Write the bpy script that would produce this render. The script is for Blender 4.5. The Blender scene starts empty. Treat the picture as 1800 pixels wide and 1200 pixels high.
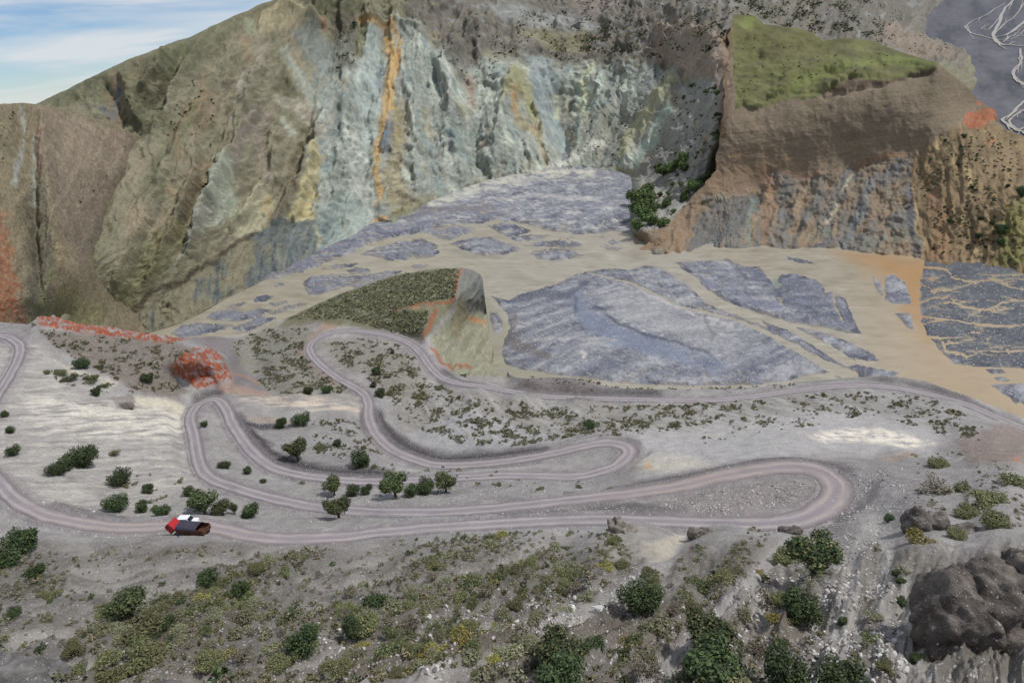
import bpy, bmesh, math, random
import numpy as np
from mathutils import Matrix, Vector, Euler

R = math.radians
C = bpy.context.scene.collection
SC = bpy.context.scene

# ------------------------------------------------------------------ camera
CAMZ = 170.0
FPX = 1200.0                      # focal length in units of the 1800x1200 survey sheet
cam = bpy.data.cameras.new('camera'); co = bpy.data.objects.new('camera', cam); C.objects.link(co)
cam.sensor_width = 36; cam.lens = 24; cam.clip_start = 0.5; cam.clip_end = 60000
RM = Matrix.Rotation(R(90 - 22.9), 3, 'X') @ Matrix.Rotation(R(-6.0), 3, 'Z')
co.matrix_world = Matrix.Translation((0, 0, CAMZ)) @ RM.to_4x4()
SC.camera = co

# ------------------------------------------------------------------ sky, sun, exposure
SUN_EL, SUN_AZ = R(58), R(98)     # azimuth from +Y towards +X : high, from the right and behind
w = bpy.data.worlds.new('World'); SC.world = w; w.use_nodes = True
nt = w.node_tree; nt.nodes.clear()
def N(t, k, **kw):
    n = t.nodes.new(k)
    for a, b in kw.items(): setattr(n, a, b)
    return n
out = N(nt, 'ShaderNodeOutputWorld'); bg = N(nt, 'ShaderNodeBackground'); bg.inputs[1].default_value = 0.09
sky = N(nt, 'ShaderNodeTexSky', sky_type='NISHITA', sun_disc=False)
sky.sun_elevation = SUN_EL; sky.sun_rotation = SUN_AZ; sky.altitude = 1500; sky.air_density = 1.0; sky.dust_density = 0.1; sky.ozone_density = 2.0
tc = N(nt, 'ShaderNodeTexCoord'); mp = N(nt, 'ShaderNodeMapping')
mp.inputs['Rotation'].default_value = (R(0), R(14), R(0)); mp.inputs['Scale'].default_value = (2.4, 2.4, 20)
nz = N(nt, 'ShaderNodeTexNoise'); nz.inputs['Scale'].default_value = 1.7; nz.inputs['Detail'].default_value = 7; nz.inputs['Roughness'].default_value = 0.55; nz.inputs['Distortion'].default_value = 0.4
cr = N(nt, 'ShaderNodeValToRGB'); cr.color_ramp.elements[0].position = 0.36; cr.color_ramp.elements[1].position = 0.60
cr.color_ramp.elements[0].color = (0.03, 0.03, 0.03, 1); cr.color_ramp.elements[1].color = (0.85, 0.85, 0.85, 1)
mx = N(nt, 'ShaderNodeMix', data_type='RGBA'); mx.inputs['B'].default_value = (6.6, 6.8, 7.0, 1)
tint = N(nt, 'ShaderNodeMix', data_type='RGBA', blend_type='MULTIPLY'); tint.inputs['Factor'].default_value = 1; tint.inputs['B'].default_value = (0.64, 0.74, 0.88, 1)
L = nt.links.new
L(tc.outputs['Generated'], mp.inputs[0]); L(mp.outputs[0], nz.inputs['Vector']); L(nz.outputs[0], cr.inputs[0])
L(cr.outputs[0], mx.inputs['Factor']); L(sky.outputs[0], tint.inputs['A']); L(tint.outputs['Result'], mx.inputs['A']); L(mx.outputs['Result'], bg.inputs[0]); L(bg.outputs[0], out.inputs[0])
sl = bpy.data.lights.new('sun', 'SUN'); sl.energy = 2.4; sl.angle = R(4); sl.color = (1, 0.97, 0.92)
so = bpy.data.objects.new('sun', sl); C.objects.link(so)
sd = Vector((math.sin(SUN_AZ) * math.cos(SUN_EL), math.cos(SUN_AZ) * math.cos(SUN_EL), math.sin(SUN_EL)))
so.rotation_euler = sd.to_track_quat('Z', 'Y').to_euler(); so.location = (0, 0, 600)
vs = SC.view_settings; vs.view_transform = 'Standard'; vs.look = 'None'; vs.exposure = 0.30; vs.gamma = 1.0; vs.use_curve_mapping = False

# ------------------------------------------------------------------ helpers
RMn = np.array(RM)
def rays(a, b):
    d = np.stack([(np.asarray(a, float) - 900) / FPX, -(np.asarray(b, float) - 600) / FPX, -np.ones(np.shape(a))], -1)
    d = d @ RMn.T
    return d / np.hypot(d[..., 0], d[..., 1])[..., None]          # unit horizontal length
def at_z(a, b, z):                                              # survey mark + height -> place
    d = rays(a, b); t = (z - CAMZ) / d[..., 2]
    return np.array([0, 0, CAMZ]) + d * t[..., None]
def at_r(a, b, r):                                              # survey mark + ground distance -> place
    d = rays(a, b)
    return np.array([0, 0, CAMZ]) + d * np.asarray(r)[..., None]
def rho0(a, b, z=0.0):
    d = rays(a, b); return (z - CAMZ) / d[..., 2]

def perlin(x, y, seed):
    rs = np.random.RandomState(seed); p = rs.permutation(512); ang = rs.rand(512) * 2 * np.pi
    gx, gy = np.cos(ang), np.sin(ang)
    xi = np.floor(x).astype(np.int64); yi = np.floor(y).astype(np.int64)
    xf = x - xi; yf = y - yi
    u = xf * xf * xf * (xf * (xf * 6 - 15) + 10); v = yf * yf * yf * (yf * (yf * 6 - 15) + 10)
    def g(i, j, fx, fy):
        h = p[(p[(i) & 511] + j) & 511]
        return gx[h] * fx + gy[h] * fy
    n00 = g(xi, yi, xf, yf); n10 = g(xi + 1, yi, xf - 1, yf); n01 = g(xi, yi + 1, xf, yf - 1); n11 = g(xi + 1, yi + 1, xf - 1, yf - 1)
    return ((n00 * (1 - u) + n10 * u) * (1 - v) + (n01 * (1 - u) + n11 * u) * v) * 1.5
def fbm(x, y, o=4, seed=1, gain=0.5):
    s = 0; am = 1; t = 0
    for i in range(o):
        s = s + am * perlin(x * 2 ** i + 13.7 * i, y * 2 ** i - 7.1 * i, seed + i); t += am; am *= gain
    return s / t * 1.3
def ridged(x, y, o=4, seed=1, gain=0.5):
    s = 0; am = 1; t = 0
    for i in range(o):
        s = s + am * (1 - np.abs(perlin(x * 2 ** i + 3.1 * i, y * 2 ** i + 9.2 * i, seed + i)) * 1.6); t += am; am *= gain
    return s / t
def sstep(e0, e1, x):
    t = np.clip((x - e0) / (e1 - e0), 0, 1); return t * t * (3 - 2 * t)
def lin(c):
    c = np.array(c, float) / 255.0
    return np.where(c <= 0.04045, c / 12.92, ((c + 0.055) / 1.055) ** 2.4)

def seg_dist(X, Y, pts, closed=False):
    P = np.array(pts, float); n = len(P); best = np.full(X.shape, 1e18); tt = np.zeros(X.shape)
    for i in range(n if closed else n - 1):
        p, q = P[i][:2], P[(i + 1) % n][:2]; d = q - p; l2 = d @ d + 1e-9
        t = np.clip(((X - p[0]) * d[0] + (Y - p[1]) * d[1]) / l2, 0, 1)
        dd = (X - p[0] - t * d[0]) ** 2 + (Y - p[1] - t * d[1]) ** 2
        m = dd < best; best = np.where(m, dd, best); tt = np.where(m, i + t, tt)
    return np.sqrt(best), tt
def inside(X, Y, pts):
    P = np.array(pts, float); c = np.zeros(X.shape, bool); n = len(P)
    for i in range(n):
        x0, y0 = P[i]; x1, y1 = P[(i + 1) % n]
        if y0 == y1: continue
        c ^= ((Y < y0) != (Y < y1)) & (X < (x1 - x0) * (Y - y0) / (y1 - y0) + x0)
    return c
class Sheet:
    """colour / mask painter over survey coordinates of a terrain sheet"""
    def __init__(s, A, B, warp=5, seed=3, sc=30):
        s.A0, s.B0 = A, B; s.tex = None
        s.A = A + warp * fbm(A / sc, B / sc, 6, seed, 0.62); s.B = B + warp * 0.8 * fbm(A / sc, B / sc, 6, seed + 20, 0.62)
        s.col = np.zeros(A.shape + (3,))
    def base(s, c): s.col[:] = lin(c)
    def sub(s, pts, m):
        P = np.array(pts, float)[:, :2]
        return np.nonzero((s.A > P[:, 0].min() - m) & (s.A < P[:, 0].max() + m) & (s.B > P[:, 1].min() - m) & (s.B < P[:, 1].max() + m))
    def poly_m(s, pts, soft=6):
        M = np.zeros(s.A.shape); ix = s.sub(pts, soft + 2)
        X, Y = s.A[ix], s.B[ix]
        d, _ = seg_dist(X, Y, pts, True); d = np.where(inside(X, Y, pts), -d, d)
        M[ix] = sstep(soft, -soft, d); return M
    def stroke_m(s, pts, wd, soft=None):
        soft = wd * 0.6 if soft is None else soft
        M = np.zeros(s.A.shape); wm = max(wd) if np.ndim(wd) else wd
        ix = s.sub(pts, wm + soft + 2); d, t = seg_dist(s.A[ix], s.B[ix], pts)
        if np.ndim(wd): ww = np.interp(t, np.arange(len(wd)), wd)
        else: ww = wd
        M[ix] = sstep(soft, -soft, d - ww); return M
    def gauss(s, pts, wd):
        M = np.zeros(s.A.shape); ix = s.sub(pts, wd * 3); d, t = seg_dist(s.A[ix], s.B[ix], pts)
        n = len(pts) - 1; e = np.clip(np.minimum(t, n - t) * 3, 0, 1) ** 0.5 if n > 1 else 1
        M[ix] = np.exp(-(d / wd) ** 2) * (0.3 + 0.7 * e); return M
    def crest(s, pts, wd):
        M = np.zeros(s.A.shape); ix = s.sub(pts, wd * 3.5); d, t = seg_dist(s.A[ix], s.B[ix], pts)
        n = len(pts) - 1; e = np.clip(np.minimum(t, n - t) * 2.5, 0, 1) ** 0.5 if n > 1 else 1
        M[ix] = np.exp(-np.sqrt(d * d + 2.0) / wd * 1.15) * (0.3 + 0.7 * e); return M
    def paint(s, c, m, k=1.0):
        m = np.clip(m, 0, 1) * k
        if s.tex is not None: m = m * np.clip(0.92 + 0.8 * s.tex, 0, 1)
        m = m[..., None]; s.col[:] = s.col * (1 - m) + lin(c) * m
    def pp(s, c, pts, soft=6, k=1.0): s.paint(c, s.poly_m(pts, soft), k)
    def ps(s, c, pts, wd, soft=None, k=1.0): s.paint(c, s.stroke_m(pts, wd, soft), k)

def rbf(pts, vals, A, B, smooth=1e-3):
    """smooth surface through surveyed values (linear kernel)"""
    P = np.array(pts, float) / 100.0; V = np.array(vals, float); n = len(P)
    K = np.sqrt(((P[:, None] - P[None]) ** 2).sum(-1) + 0.012); M = np.zeros((n + 3, n + 3)); M[:n, :n] = K - smooth * np.eye(n)
    M[:n, n] = 1; M[:n, n + 1:] = P; M[n, :n] = 1; M[n + 1:, :n] = P.T
    wv = np.linalg.solve(M, np.concatenate([V, [0, 0, 0]]))
    a, b = A.ravel() / 100, B.ravel() / 100; o = wv[n] + wv[n + 1] * a + wv[n + 2] * b
    for i in range(n): o += wv[i] * np.sqrt((a - P[i, 0]) ** 2 + (b - P[i, 1]) ** 2 + 0.012)
    return o.reshape(A.shape)
def blur(Z, k=3, it=2):
    for _ in range(it):
        for ax in (0, 1):
            Zp = np.pad(Z, [(k, k) if i == ax else (0, 0) for i in range(2)], mode='edge')
            c = np.cumsum(Zp, ax); c = np.insert(c, 0, 0, ax); n = 2 * k + 1
            Z = (np.take(c, np.arange(n, c.shape[ax]), ax) - np.take(c, np.arange(0, c.shape[ax] - n), ax)) / n
    return Z
def normals(P):
    du = np.gradient(P, axis=0); dv = np.gradient(P, axis=1)
    n = np.cross(du, dv); n /= np.linalg.norm(n, axis=-1, keepdims=True) + 1e-9
    toc = np.array([0, 0, CAMZ]) - P
    s = np.sign((n * toc).sum(-1, keepdims=True)); s[s == 0] = 1
    return n * s
def mesh_np(name, V, F, mat, smooth=True, attrs=None):
    """V (n,3), F (m,k) int -> mesh"""
    me = bpy.data.meshes.new(name); n, m, k = len(V), len(F), F.shape[1]
    me.vertices.add(n); me.vertices.foreach_set('co', np.ascontiguousarray(V, np.float32).ravel())
    me.loops.add(m * k); me.loops.foreach_set('vertex_index', np.ascontiguousarray(F, np.int32).ravel())
    me.polygons.add(m); me.polygons.foreach_set('loop_start', np.arange(0, m * k, k, dtype=np.int32)); me.polygons.foreach_set('loop_total', np.full(m, k, np.int32))
    me.polygons.foreach_set('use_smooth', np.full(m, smooth))
    for an, val in (attrs or {}).items():
        if val.ndim == 2:
            at = me.attributes.new(an, 'FLOAT_COLOR', 'POINT'); c = np.ones((n, 4), np.float32); c[:, :3] = val; at.data.foreach_set('color', c.ravel())
        else:
            at = me.attributes.new(an, 'FLOAT', 'POINT'); at.data.foreach_set('value', val.astype(np.float32))
    me.update(calc_edges=True)
    if mat: me.materials.append(mat)
    return me
def grid_faces(nu, nv):
    i = np.arange(nu * nv).reshape(nu, nv)
    return np.stack([i[:-1, :-1], i[:-1, 1:], i[1:, 1:], i[1:, :-1]], -1).reshape(-1, 4)
def grid_mesh(name, P, mat, attrs=None, flip=False):
    nu, nv = P.shape[:2]; F = grid_faces(nu, nv)
    # orient so that the normals look up / out
    n = np.cross(P[nu // 2, nv // 2 + 1] - P[nu // 2, nv // 2], P[nu // 2 + 1, nv // 2] - P[nu // 2, nv // 2])
    if (n @ (np.array([0, 0, CAMZ]) - P[nu // 2, nv // 2])) < 0: F = F[:, ::-1]
    at = {k: (v.reshape(-1, 3) if v.ndim == 3 else v.ravel()) for k, v in (attrs or {}).items()}
    return mesh_np(name, P.reshape(-1, 3), F, mat, True, at)
def link(name, me, parent=None, kind=None, label=None, cat=None, group=None, loc=None, rz=None, sc=None):
    o = bpy.data.objects.new(name, me); C.objects.link(o)
    if parent: o.parent = parent
    tag(o, label, cat, group, kind)
    if loc is not None: o.location = loc
    if rz is not None: o.rotation_euler = (0, 0, rz)
    if sc is not None: o.scale = sc if np.ndim(sc) else (sc, sc, sc)
    return o
def tag(o, label=None, cat=None, group=None, kind=None):
    if kind: o['kind'] = kind
    if label: o['label'] = label
    if cat: o['category'] = cat
    if group: o['group'] = group

# ------------------------------------------------------------------ materials
def newmat(name):
    m = bpy.data.materials.new(name); m.use_nodes = True; t = m.node_tree; t.nodes.clear()
    o = N(t, 'ShaderNodeOutputMaterial'); p = N(t, 'ShaderNodeBsdfPrincipled'); t.links.new(p.outputs[0], o.inputs[0])
    p.inputs['Specular IOR Level'].default_value = 0.25
    return m, t, p
def mathn(t, op, a, b=None, c=None):
    n = N(t, 'ShaderNodeMath', operation=op)
    for i, v in enumerate((a, b, c)):
        if v is None: continue
        if isinstance(v, (int, float)): n.inputs[i].default_value = v
        else: t.links.new(v, n.inputs[i])
    return n.outputs[0]
def noise(t, vec, sc, det=5, ro=0.6):
    n = N(t, 'ShaderNodeTexNoise'); n.inputs['Scale'].default_value = sc; n.inputs['Detail'].default_value = det; n.inputs['Roughness'].default_value = ro
    t.links.new(vec, n.inputs['Vector']); return n.outputs[0]
def terrain_mat(name, s1, s2, bump, bdist, var=0.35, stretch=None, pebbles=0.0, peb_sc=2.2, rough=0.95):
    m, t, p = newmat(name); ln = t.links.new
    at = N(t, 'ShaderNodeAttribute', attribute_name='Col'); g = N(t, 'ShaderNodeNewGeometry'); vec = g.outputs['Position']
    if stretch:
        mpn = N(t, 'ShaderNodeMapping'); mpn.inputs['Scale'].default_value = stretch; ln(vec, mpn.inputs[0]); vec2 = mpn.outputs[0]
    else: vec2 = vec
    n1 = noise(t, vec2, s1); n2 = noise(t, vec, s2, 4, 0.7)
    f = mathn(t, 'ADD', mathn(t, 'MULTIPLY', mathn(t, 'SUBTRACT', n1, 0.5), var * 2.4), mathn(t, 'MULTIPLY', mathn(t, 'SUBTRACT', n2, 0.5), var * 2.0))
    f = mathn(t, 'ADD', f, 1.0)
    mul = N(t, 'ShaderNodeVectorMath', operation='SCALE'); ln(at.outputs['Color'], mul.inputs[0]); ln(f, mul.inputs['Scale'])
    colr = mul.outputs[0]
    h = mathn(t, 'ADD', n1, mathn(t, 'MULTIPLY', n2, 0.5))
    if pebbles:
        ga = N(t, 'ShaderNodeAttribute', attribute_name='gravel')
        for sc_, th in ((peb_sc, 0.26), (peb_sc * 2.3, 0.30)):
            v = N(t, 'ShaderNodeTexVoronoi', feature='F1'); v.inputs['Scale'].default_value = sc_; ln(g.outputs['Position'], v.inputs['Vector'])
            sepc = N(t, 'ShaderNodeSeparateColor'); ln(v.outputs['Color'], sepc.inputs[0])
            on = mathn(t, 'MULTIPLY', mathn(t, 'LESS_THAN', v.outputs['Distance'], th), mathn(t, 'LESS_THAN', sepc.outputs[0], mathn(t, 'MULTIPLY', ga.outputs['Fac'], pebbles)))
            mxn = N(t, 'ShaderNodeMix', data_type='RGBA'); ln(on, mxn.inputs['Factor']); ln(colr, mxn.inputs['A'])
            cc = N(t, 'ShaderNodeMix', data_type='RGBA'); cc.inputs['A'].default_value = (0.30, 0.29, 0.28, 1); cc.inputs['B'].default_value = (0.62, 0.61, 0.59, 1); ln(sepc.outputs[1], cc.inputs['Factor'])
            ln(cc.outputs['Result'], mxn.inputs['B']); colr = mxn.outputs['Result']
            h = mathn(t, 'ADD', h, mathn(t, 'MULTIPLY', on, 0.25))
    ln(colr, p.inputs['Base Color']); p.inputs['Roughness'].default_value = rough
    b = N(t, 'ShaderNodeBump'); b.inputs['Strength'].default_value = bump; b.inputs['Distance'].default_value = bdist
    ln(h, b.inputs['Height']); ln(b.outputs[0], p.inputs['Normal'])
    return m
def flat_mat(name, c, rough=0.6, metal=0.0, var=0.15, sc=6.0, spec=0.3):
    m, t, p = newmat(name); tcn = N(t, 'ShaderNodeTexCoord'); n = noise(t, tcn.outputs['Object'], sc, 5)
    f = mathn(t, 'ADD', mathn(t, 'MULTIPLY', mathn(t, 'SUBTRACT', n, 0.5), var * 3), 1.0)
    mul = N(t, 'ShaderNodeVectorMath', operation='SCALE'); mul.inputs[0].default_value = tuple(lin(c)); t.links.new(f, mul.inputs['Scale'])
    t.links.new(mul.outputs[0], p.inputs['Base Color']); p.inputs['Roughness'].default_value = rough; p.inputs['Metallic'].default_value = metal
    p.inputs['Specular IOR Level'].default_value = spec
    return m
def leaf_mat(name):
    """foliage: leaf colour attribute on the mesh, tint per plant"""
    m, t, p = newmat(name); ln = t.links.new
    at = N(t, 'ShaderNodeAttribute', attribute_name='Col'); oi = N(t, 'ShaderNodeObjectInfo')
    hsv = N(t, 'ShaderNodeHueSaturation'); ln(at.outputs['Color'], hsv.inputs['Color'])
    ln(mathn(t, 'ADD', mathn(t, 'MULTIPLY', oi.outputs['Random'], 0.5), 0.75), hsv.inputs['Value'])
    ln(mathn(t, 'ADD', mathn(t, 'MULTIPLY', oi.outputs['Random'], 0.03), 0.485), hsv.inputs['Hue'])
    ln(hsv.outputs[0], p.inputs['Base Color']); p.inputs['Roughness'].default_value = 0.75
    return m
M_MOUNT = terrain_mat('mountain_rock', 0.06, 0.45, 1.0, 4.0, 0.3, (1.4, 1.4, 0.45))
M_BLUFF = terrain_mat('bluff_rock', 0.06, 0.5, 0.8, 1.6, 0.16, (0.6, 0.6, 2.2))
M_NEAR = terrain_mat('gravel_slope', 0.3, 2.2, 1.0, 0.5, 0.26, None, 0.62, 1.7)
M_BED = terrain_mat('river_gravel', 0.09, 0.6, 0.6, 0.6, 0.26, None, 0.3, 0.7)
M_PLAIN = terrain_mat('plain_gravel', 0.015, 0.1, 0.3, 1.0, 0.2)
M_ROAD = terrain_mat('road_gravel', 0.35, 2.4, 0.5, 0.12, 0.13, None, 0.05, 3.0)
M_ROCK = terrain_mat('conglomerate', 0.5, 2.6, 0.9, 0.5, 0.3, None, 0.16, 3.2)
M_LEAF = leaf_mat('foliage'); M_WOOD = flat_mat('bark', (92, 80, 66), 0.9)
def water_mat():
    m, t, p = newmat('muddy_water'); ln = t.links.new
    at = N(t, 'ShaderNodeAttribute', attribute_name='Col'); g = N(t, 'ShaderNodeNewGeometry')
    n1 = noise(t, g.outputs['Position'], 0.05, 5, 0.6); n2 = noise(t, g.outputs['Position'], 0.9, 3, 0.6)
    f = mathn(t, 'ADD', mathn(t, 'MULTIPLY', mathn(t, 'SUBTRACT', n1, 0.5), 0.3), 1.0)
    fo = mathn(t, 'MULTIPLY', mathn(t, 'GREATER_THAN', n2, 0.70), 0.6)
    mul = N(t, 'ShaderNodeVectorMath', operation='SCALE'); ln(at.outputs['Color'], mul.inputs[0]); ln(f, mul.inputs['Scale'])
    mxn = N(t, 'ShaderNodeMix', data_type='RGBA'); ln(fo, mxn.inputs['Factor']); ln(mul.outputs[0], mxn.inputs['A']); mxn.inputs['B'].default_value = (0.6, 0.55, 0.47, 1)
    ln(mxn.outputs['Result'], p.inputs['Base Color']); p.inputs['Roughness'].default_value = 0.3; p.inputs['Specular IOR Level'].default_value = 0.4
    b = N(t, 'ShaderNodeBump'); b.inputs['Strength'].default_value = 0.25; b.inputs['Distance'].default_value = 0.3; ln(n2, b.inputs['Height']); ln(b.outputs[0], p.inputs['Normal'])
    return m
M_WATER = water_mat()

def Z(ox, oy, pts, s=3.0): return [(ox + x / s, oy + y / s) for x, y in pts]
def catmull(P, n=8):
    P = np.array(P, float); Q = np.vstack([2 * P[0] - P[1], P, 2 * P[-1] - P[-2]]); o = []
    for i in range(1, len(Q) - 2):
        for k in range(n):
            t = k / n; p0, p1, p2, p3 = Q[i - 1], Q[i], Q[i + 1], Q[i + 2]
            o.append(0.5 * (2 * p1 + (p2 - p0) * t + (2 * p0 - 5 * p1 + 4 * p2 - p3) * t * t + (3 * p1 - p0 - 3 * p2 + p3) * t ** 3))
    o.append(Q[-2]); return np.array(o)

# ================================================================== RIVER
UP = [(150, 600), (270, 574), (300, 560), (333, 553), (380, 533), (407, 517), (450, 497), (533, 477), (583, 458), (617, 443), (653, 428), (687, 418), (743, 408), (773, 400), (807, 392), (840, 393),
      (870, 386), (900, 388), (933, 397), (967, 405), (1017, 412), (1050, 410), (1083, 405), (1103, 411), (1120, 420), (1157, 446)]
W1 = UP + [(1200, 430), (1480, 425), (1600, 440), (1628, 452), (1620, 483), (1617, 520), (1620, 563), (1630, 587), (1657, 620), (1677, 638), (1707, 643), (1800, 647), (1960, 655), (1960, 830), (1700, 770), (1500, 712),
      (1200, 712), (880, 700), (835, 600), (500, 620), (150, 640)]
BARS = [
 # middle gravel bank
 [(863, 520), (877, 535), (893, 553), (897, 577), (887, 597), (882, 623), (890, 640), (913, 648), (967, 657), (1033, 665), (1100, 673), (1200, 678), (1333, 676), (1387, 668), (1420, 660), (1470, 652), (1440, 622), (1400, 594), (1350, 576),
  (1300, 557), (1240, 533), (1213, 505), (1177, 480), (1150, 468), (1130, 467), (1110, 475), (1083, 472), (1050, 474), (1017, 480), (983, 497), (953, 507), (917, 517), (893, 529), (876, 523)],
 # bank right of the side channel
 [(1185, 461), (1240, 458), (1280, 456), (1310, 469), (1335, 468), (1350, 488), (1367, 506), (1371, 485), (1395, 481), (1437, 492), (1452, 514), (1462, 513), (1486, 526), (1500, 560), (1514, 586), (1480, 583), (1450, 575), (1410, 571), (1360, 558), (1310, 542), (1270, 527), (1245, 510), (1225, 488)],
 [(1400, 574), (1450, 586), (1480, 596), (1535, 622), (1545, 634), (1500, 632), (1470, 612), (1430, 592)],
 [(1505, 640), (1580, 655), (1560, 668), (1490, 668), (1480, 650)],
 [(1340, 563), (1400, 588), (1460, 628), (1520, 660), (1480, 668), (1440, 640), (1395, 605), (1350, 577)],
 [(1534, 486), (1545, 495), (1552, 512), (1550, 520), (1540, 507)], [(1556, 488), (1570, 481), (1592, 497), (1601, 525), (1600, 536), (1575, 534), (1556, 527)], [(1573, 551), (1600, 550), (1606, 568), (1605, 581), (1590, 571)],
 [(1640, 596), (1655, 605), (1663, 622), (1650, 614)],
 Z(1200, 380, [(1600, 810), (1680, 805), (1710, 825), (1630, 830)]), Z(1200, 380, [(1640, 850), (1700, 845), (1730, 870), (1660, 865)]), Z(1200, 380, [(1620, 890), (1780, 880), (1900, 900), (1900, 1000), (1760, 985), (1690, 930)]),
 # banks of the upper, left-hand reach
 Z(300, 300, [(1000, 442), (1100, 400), (1230, 370), (1330, 360), (1400, 388), (1420, 432), (1380, 458), (1250, 452), (1130, 465), (1060, 450)]),
 Z(300, 300, [(1130, 465), (1180, 455), (1260, 460), (1240, 476), (1160, 478)]), Z(300, 300, [(780, 525), (850, 500), (1000, 485), (960, 505), (860, 520)]),
 Z(300, 300, [(925, 530), (980, 507), (1060, 520), (1040, 540), (950, 545)]), Z(300, 300, [(695, 595), (740, 555), (850, 545), (1000, 555), (1140, 530), (1240, 528), (1120, 565), (1000, 590), (880, 625), (790, 655), (725, 655)]),
 Z(300, 300, [(940, 610), (1100, 560), (1230, 530), (1160, 560), (1000, 615)]), Z(300, 300, [(1255, 510), (1310, 495), (1370, 500), (1330, 515)]),
 Z(300, 300, [(1345, 325), (1420, 300), (1520, 290), (1610, 305), (1560, 335), (1450, 370), (1390, 345)]), Z(300, 300, [(1470, 385), (1600, 350), (1680, 350), (1800, 395), (1870, 415), (1760, 440), (1660, 450), (1560, 420)]),
 Z(300, 300, [(180, 775), (250, 740), (330, 728), (390, 745), (470, 720), (540, 735), (470, 770), (350, 795), (250, 790)]), Z(300, 300, [(290, 720), (380, 690), (400, 700), (350, 725)]),
 Z(300, 300, [(430, 675), (500, 655), (545, 665), (500, 690), (440, 695)]), Z(300, 300, [(520, 700), (630, 683), (600, 705), (540, 720)]), Z(300, 300, [(510, 750), (620, 710), (740, 693), (690, 715), (560, 755)]),
 Z(300, 300, [(0, 860), (60, 815), (150, 800), (330, 815), (280, 835), (150, 865), (60, 880)]),
 Z(300, 300, [(320, 830), (480, 770), (560, 775), (400, 850)]), Z(300, 300, [(540, 610), (580, 592), (600, 600), (560, 615)]),
 Z(700, 280, [(470, 350), (560, 335), (640, 355), (710, 378), (600, 412), (560, 400)]), Z(700, 280, [(590, 420), (680, 400), (800, 400), (740, 425), (630, 435)]), Z(700, 280, [(650, 455), (760, 432), (880, 420), (980, 450), (900, 468), (770, 460)]),
 Z(700, 280, [(705, 490), (800, 470), (910, 475), (980, 510), (860, 530), (730, 525)]), Z(700, 280, [(1060, 410), (1090, 402), (1080, 415)]), Z(700, 280, [(1105, 430), (1140, 420), (1170, 440), (1130, 452)]), Z(700, 280, [(1060, 455), (1100, 452), (1180, 475), (1100, 478)]),
 Z(700, 280, [(480, 800), (520, 810), (548, 850), (545, 900), (520, 920), (495, 890)]), Z(700, 280, [(560, 1140), (680, 1160), (690, 1180), (580, 1175)]),
 Z(1200, 380, [(525, 215), (600, 220), (690, 248), (640, 250), (570, 235)]),
]
WSTROKES = [([(1040, 481), (1110, 498), (1200, 540), (1290, 561), (1340, 581), (1400, 612), (1450, 641), (1500, 662)], [1.5, 2, 2, 3, 4, 6, 8, 10]),
            ([(1465, 515), (1470, 545), (1483, 565)], [2, 1.5, 1]), ([(775, 440), (790, 447), (800, 452)], [2, 2, 2])]
q = lambda l: Z(1200, 380, l)
RIV = [(q([(1270, 270), (1380, 280), (1440, 330), (1560, 345), (1660, 335), (1720, 370), (1900, 395)]), [9, 6, 6, 6, 5, 5]), (q([(1560, 345), (1640, 320), (1800, 300), (1900, 295)]), [4, 3, 3]),
       (q([(1250, 355), (1330, 385), (1450, 380), (1560, 345)]), [4, 4, 3]), (q([(1250, 460), (1330, 430), (1420, 440), (1470, 475), (1600, 492), (1700, 455), (1900, 440)]), [5, 4, 6, 6, 6, 5]),
       (q([(1420, 440), (1500, 450), (1600, 440)]), [3, 2]), (q([(1600, 492), (1720, 490), (1800, 470)]), [3, 3]), (q([(1260, 530), (1400, 545), (1560, 570), (1700, 580), (1900, 565)]), [6, 5, 7, 7, 6]),
       (q([(1270, 570), (1350, 550), (1400, 545)]), [4, 4]), (q([(1360, 640), (1480, 640), (1540, 600), (1640, 575)]), [5, 3, 3]), (q([(1390, 670), (1470, 660), (1560, 630), (1600, 590)]), [4, 3, 2]),
       (q([(1300, 630), (1370, 655), (1395, 715), (1470, 720), (1500, 755)]), [9, 10, 8, 6, 4]), (q([(1490, 745), (1580, 715), (1700, 712), (1900, 705)]), [4, 5, 5, 5]), (q([(1580, 715), (1650, 690), (1740, 715)]), [3, 3, 3]),
       (q([(1340, 330), (1250, 330)]), [3, 3]), (q([(1490, 545), (1560, 500), (1600, 492)]), [2, 2, 2]), (q([(1250, 400), (1330, 395), (1440, 385)]), [3, 2, 2]), (q([(1260, 490), (1340, 470), (1420, 445)]), [3, 2, 2]),
       (q([(1650, 600), (1610, 650), (1625, 690)]), [2, 2, 2]), (q([(1680, 420), (1760, 440), (1900, 430)]), [2, 2, 2]), (q([(1640, 340), (1740, 330), (1900, 345)]), [3, 2, 3]),
       (q([(1055, 470), (1120, 490), (1220, 500)]), [3, 4, 3]), (q([(1070, 460), (1150, 465), (1225, 468)]), [3, 3, 3]), (q([(1060, 330), (1055, 400), (1060, 450)]), [4, 4, 4])]
rsr = np.random.RandomState(5)
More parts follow.
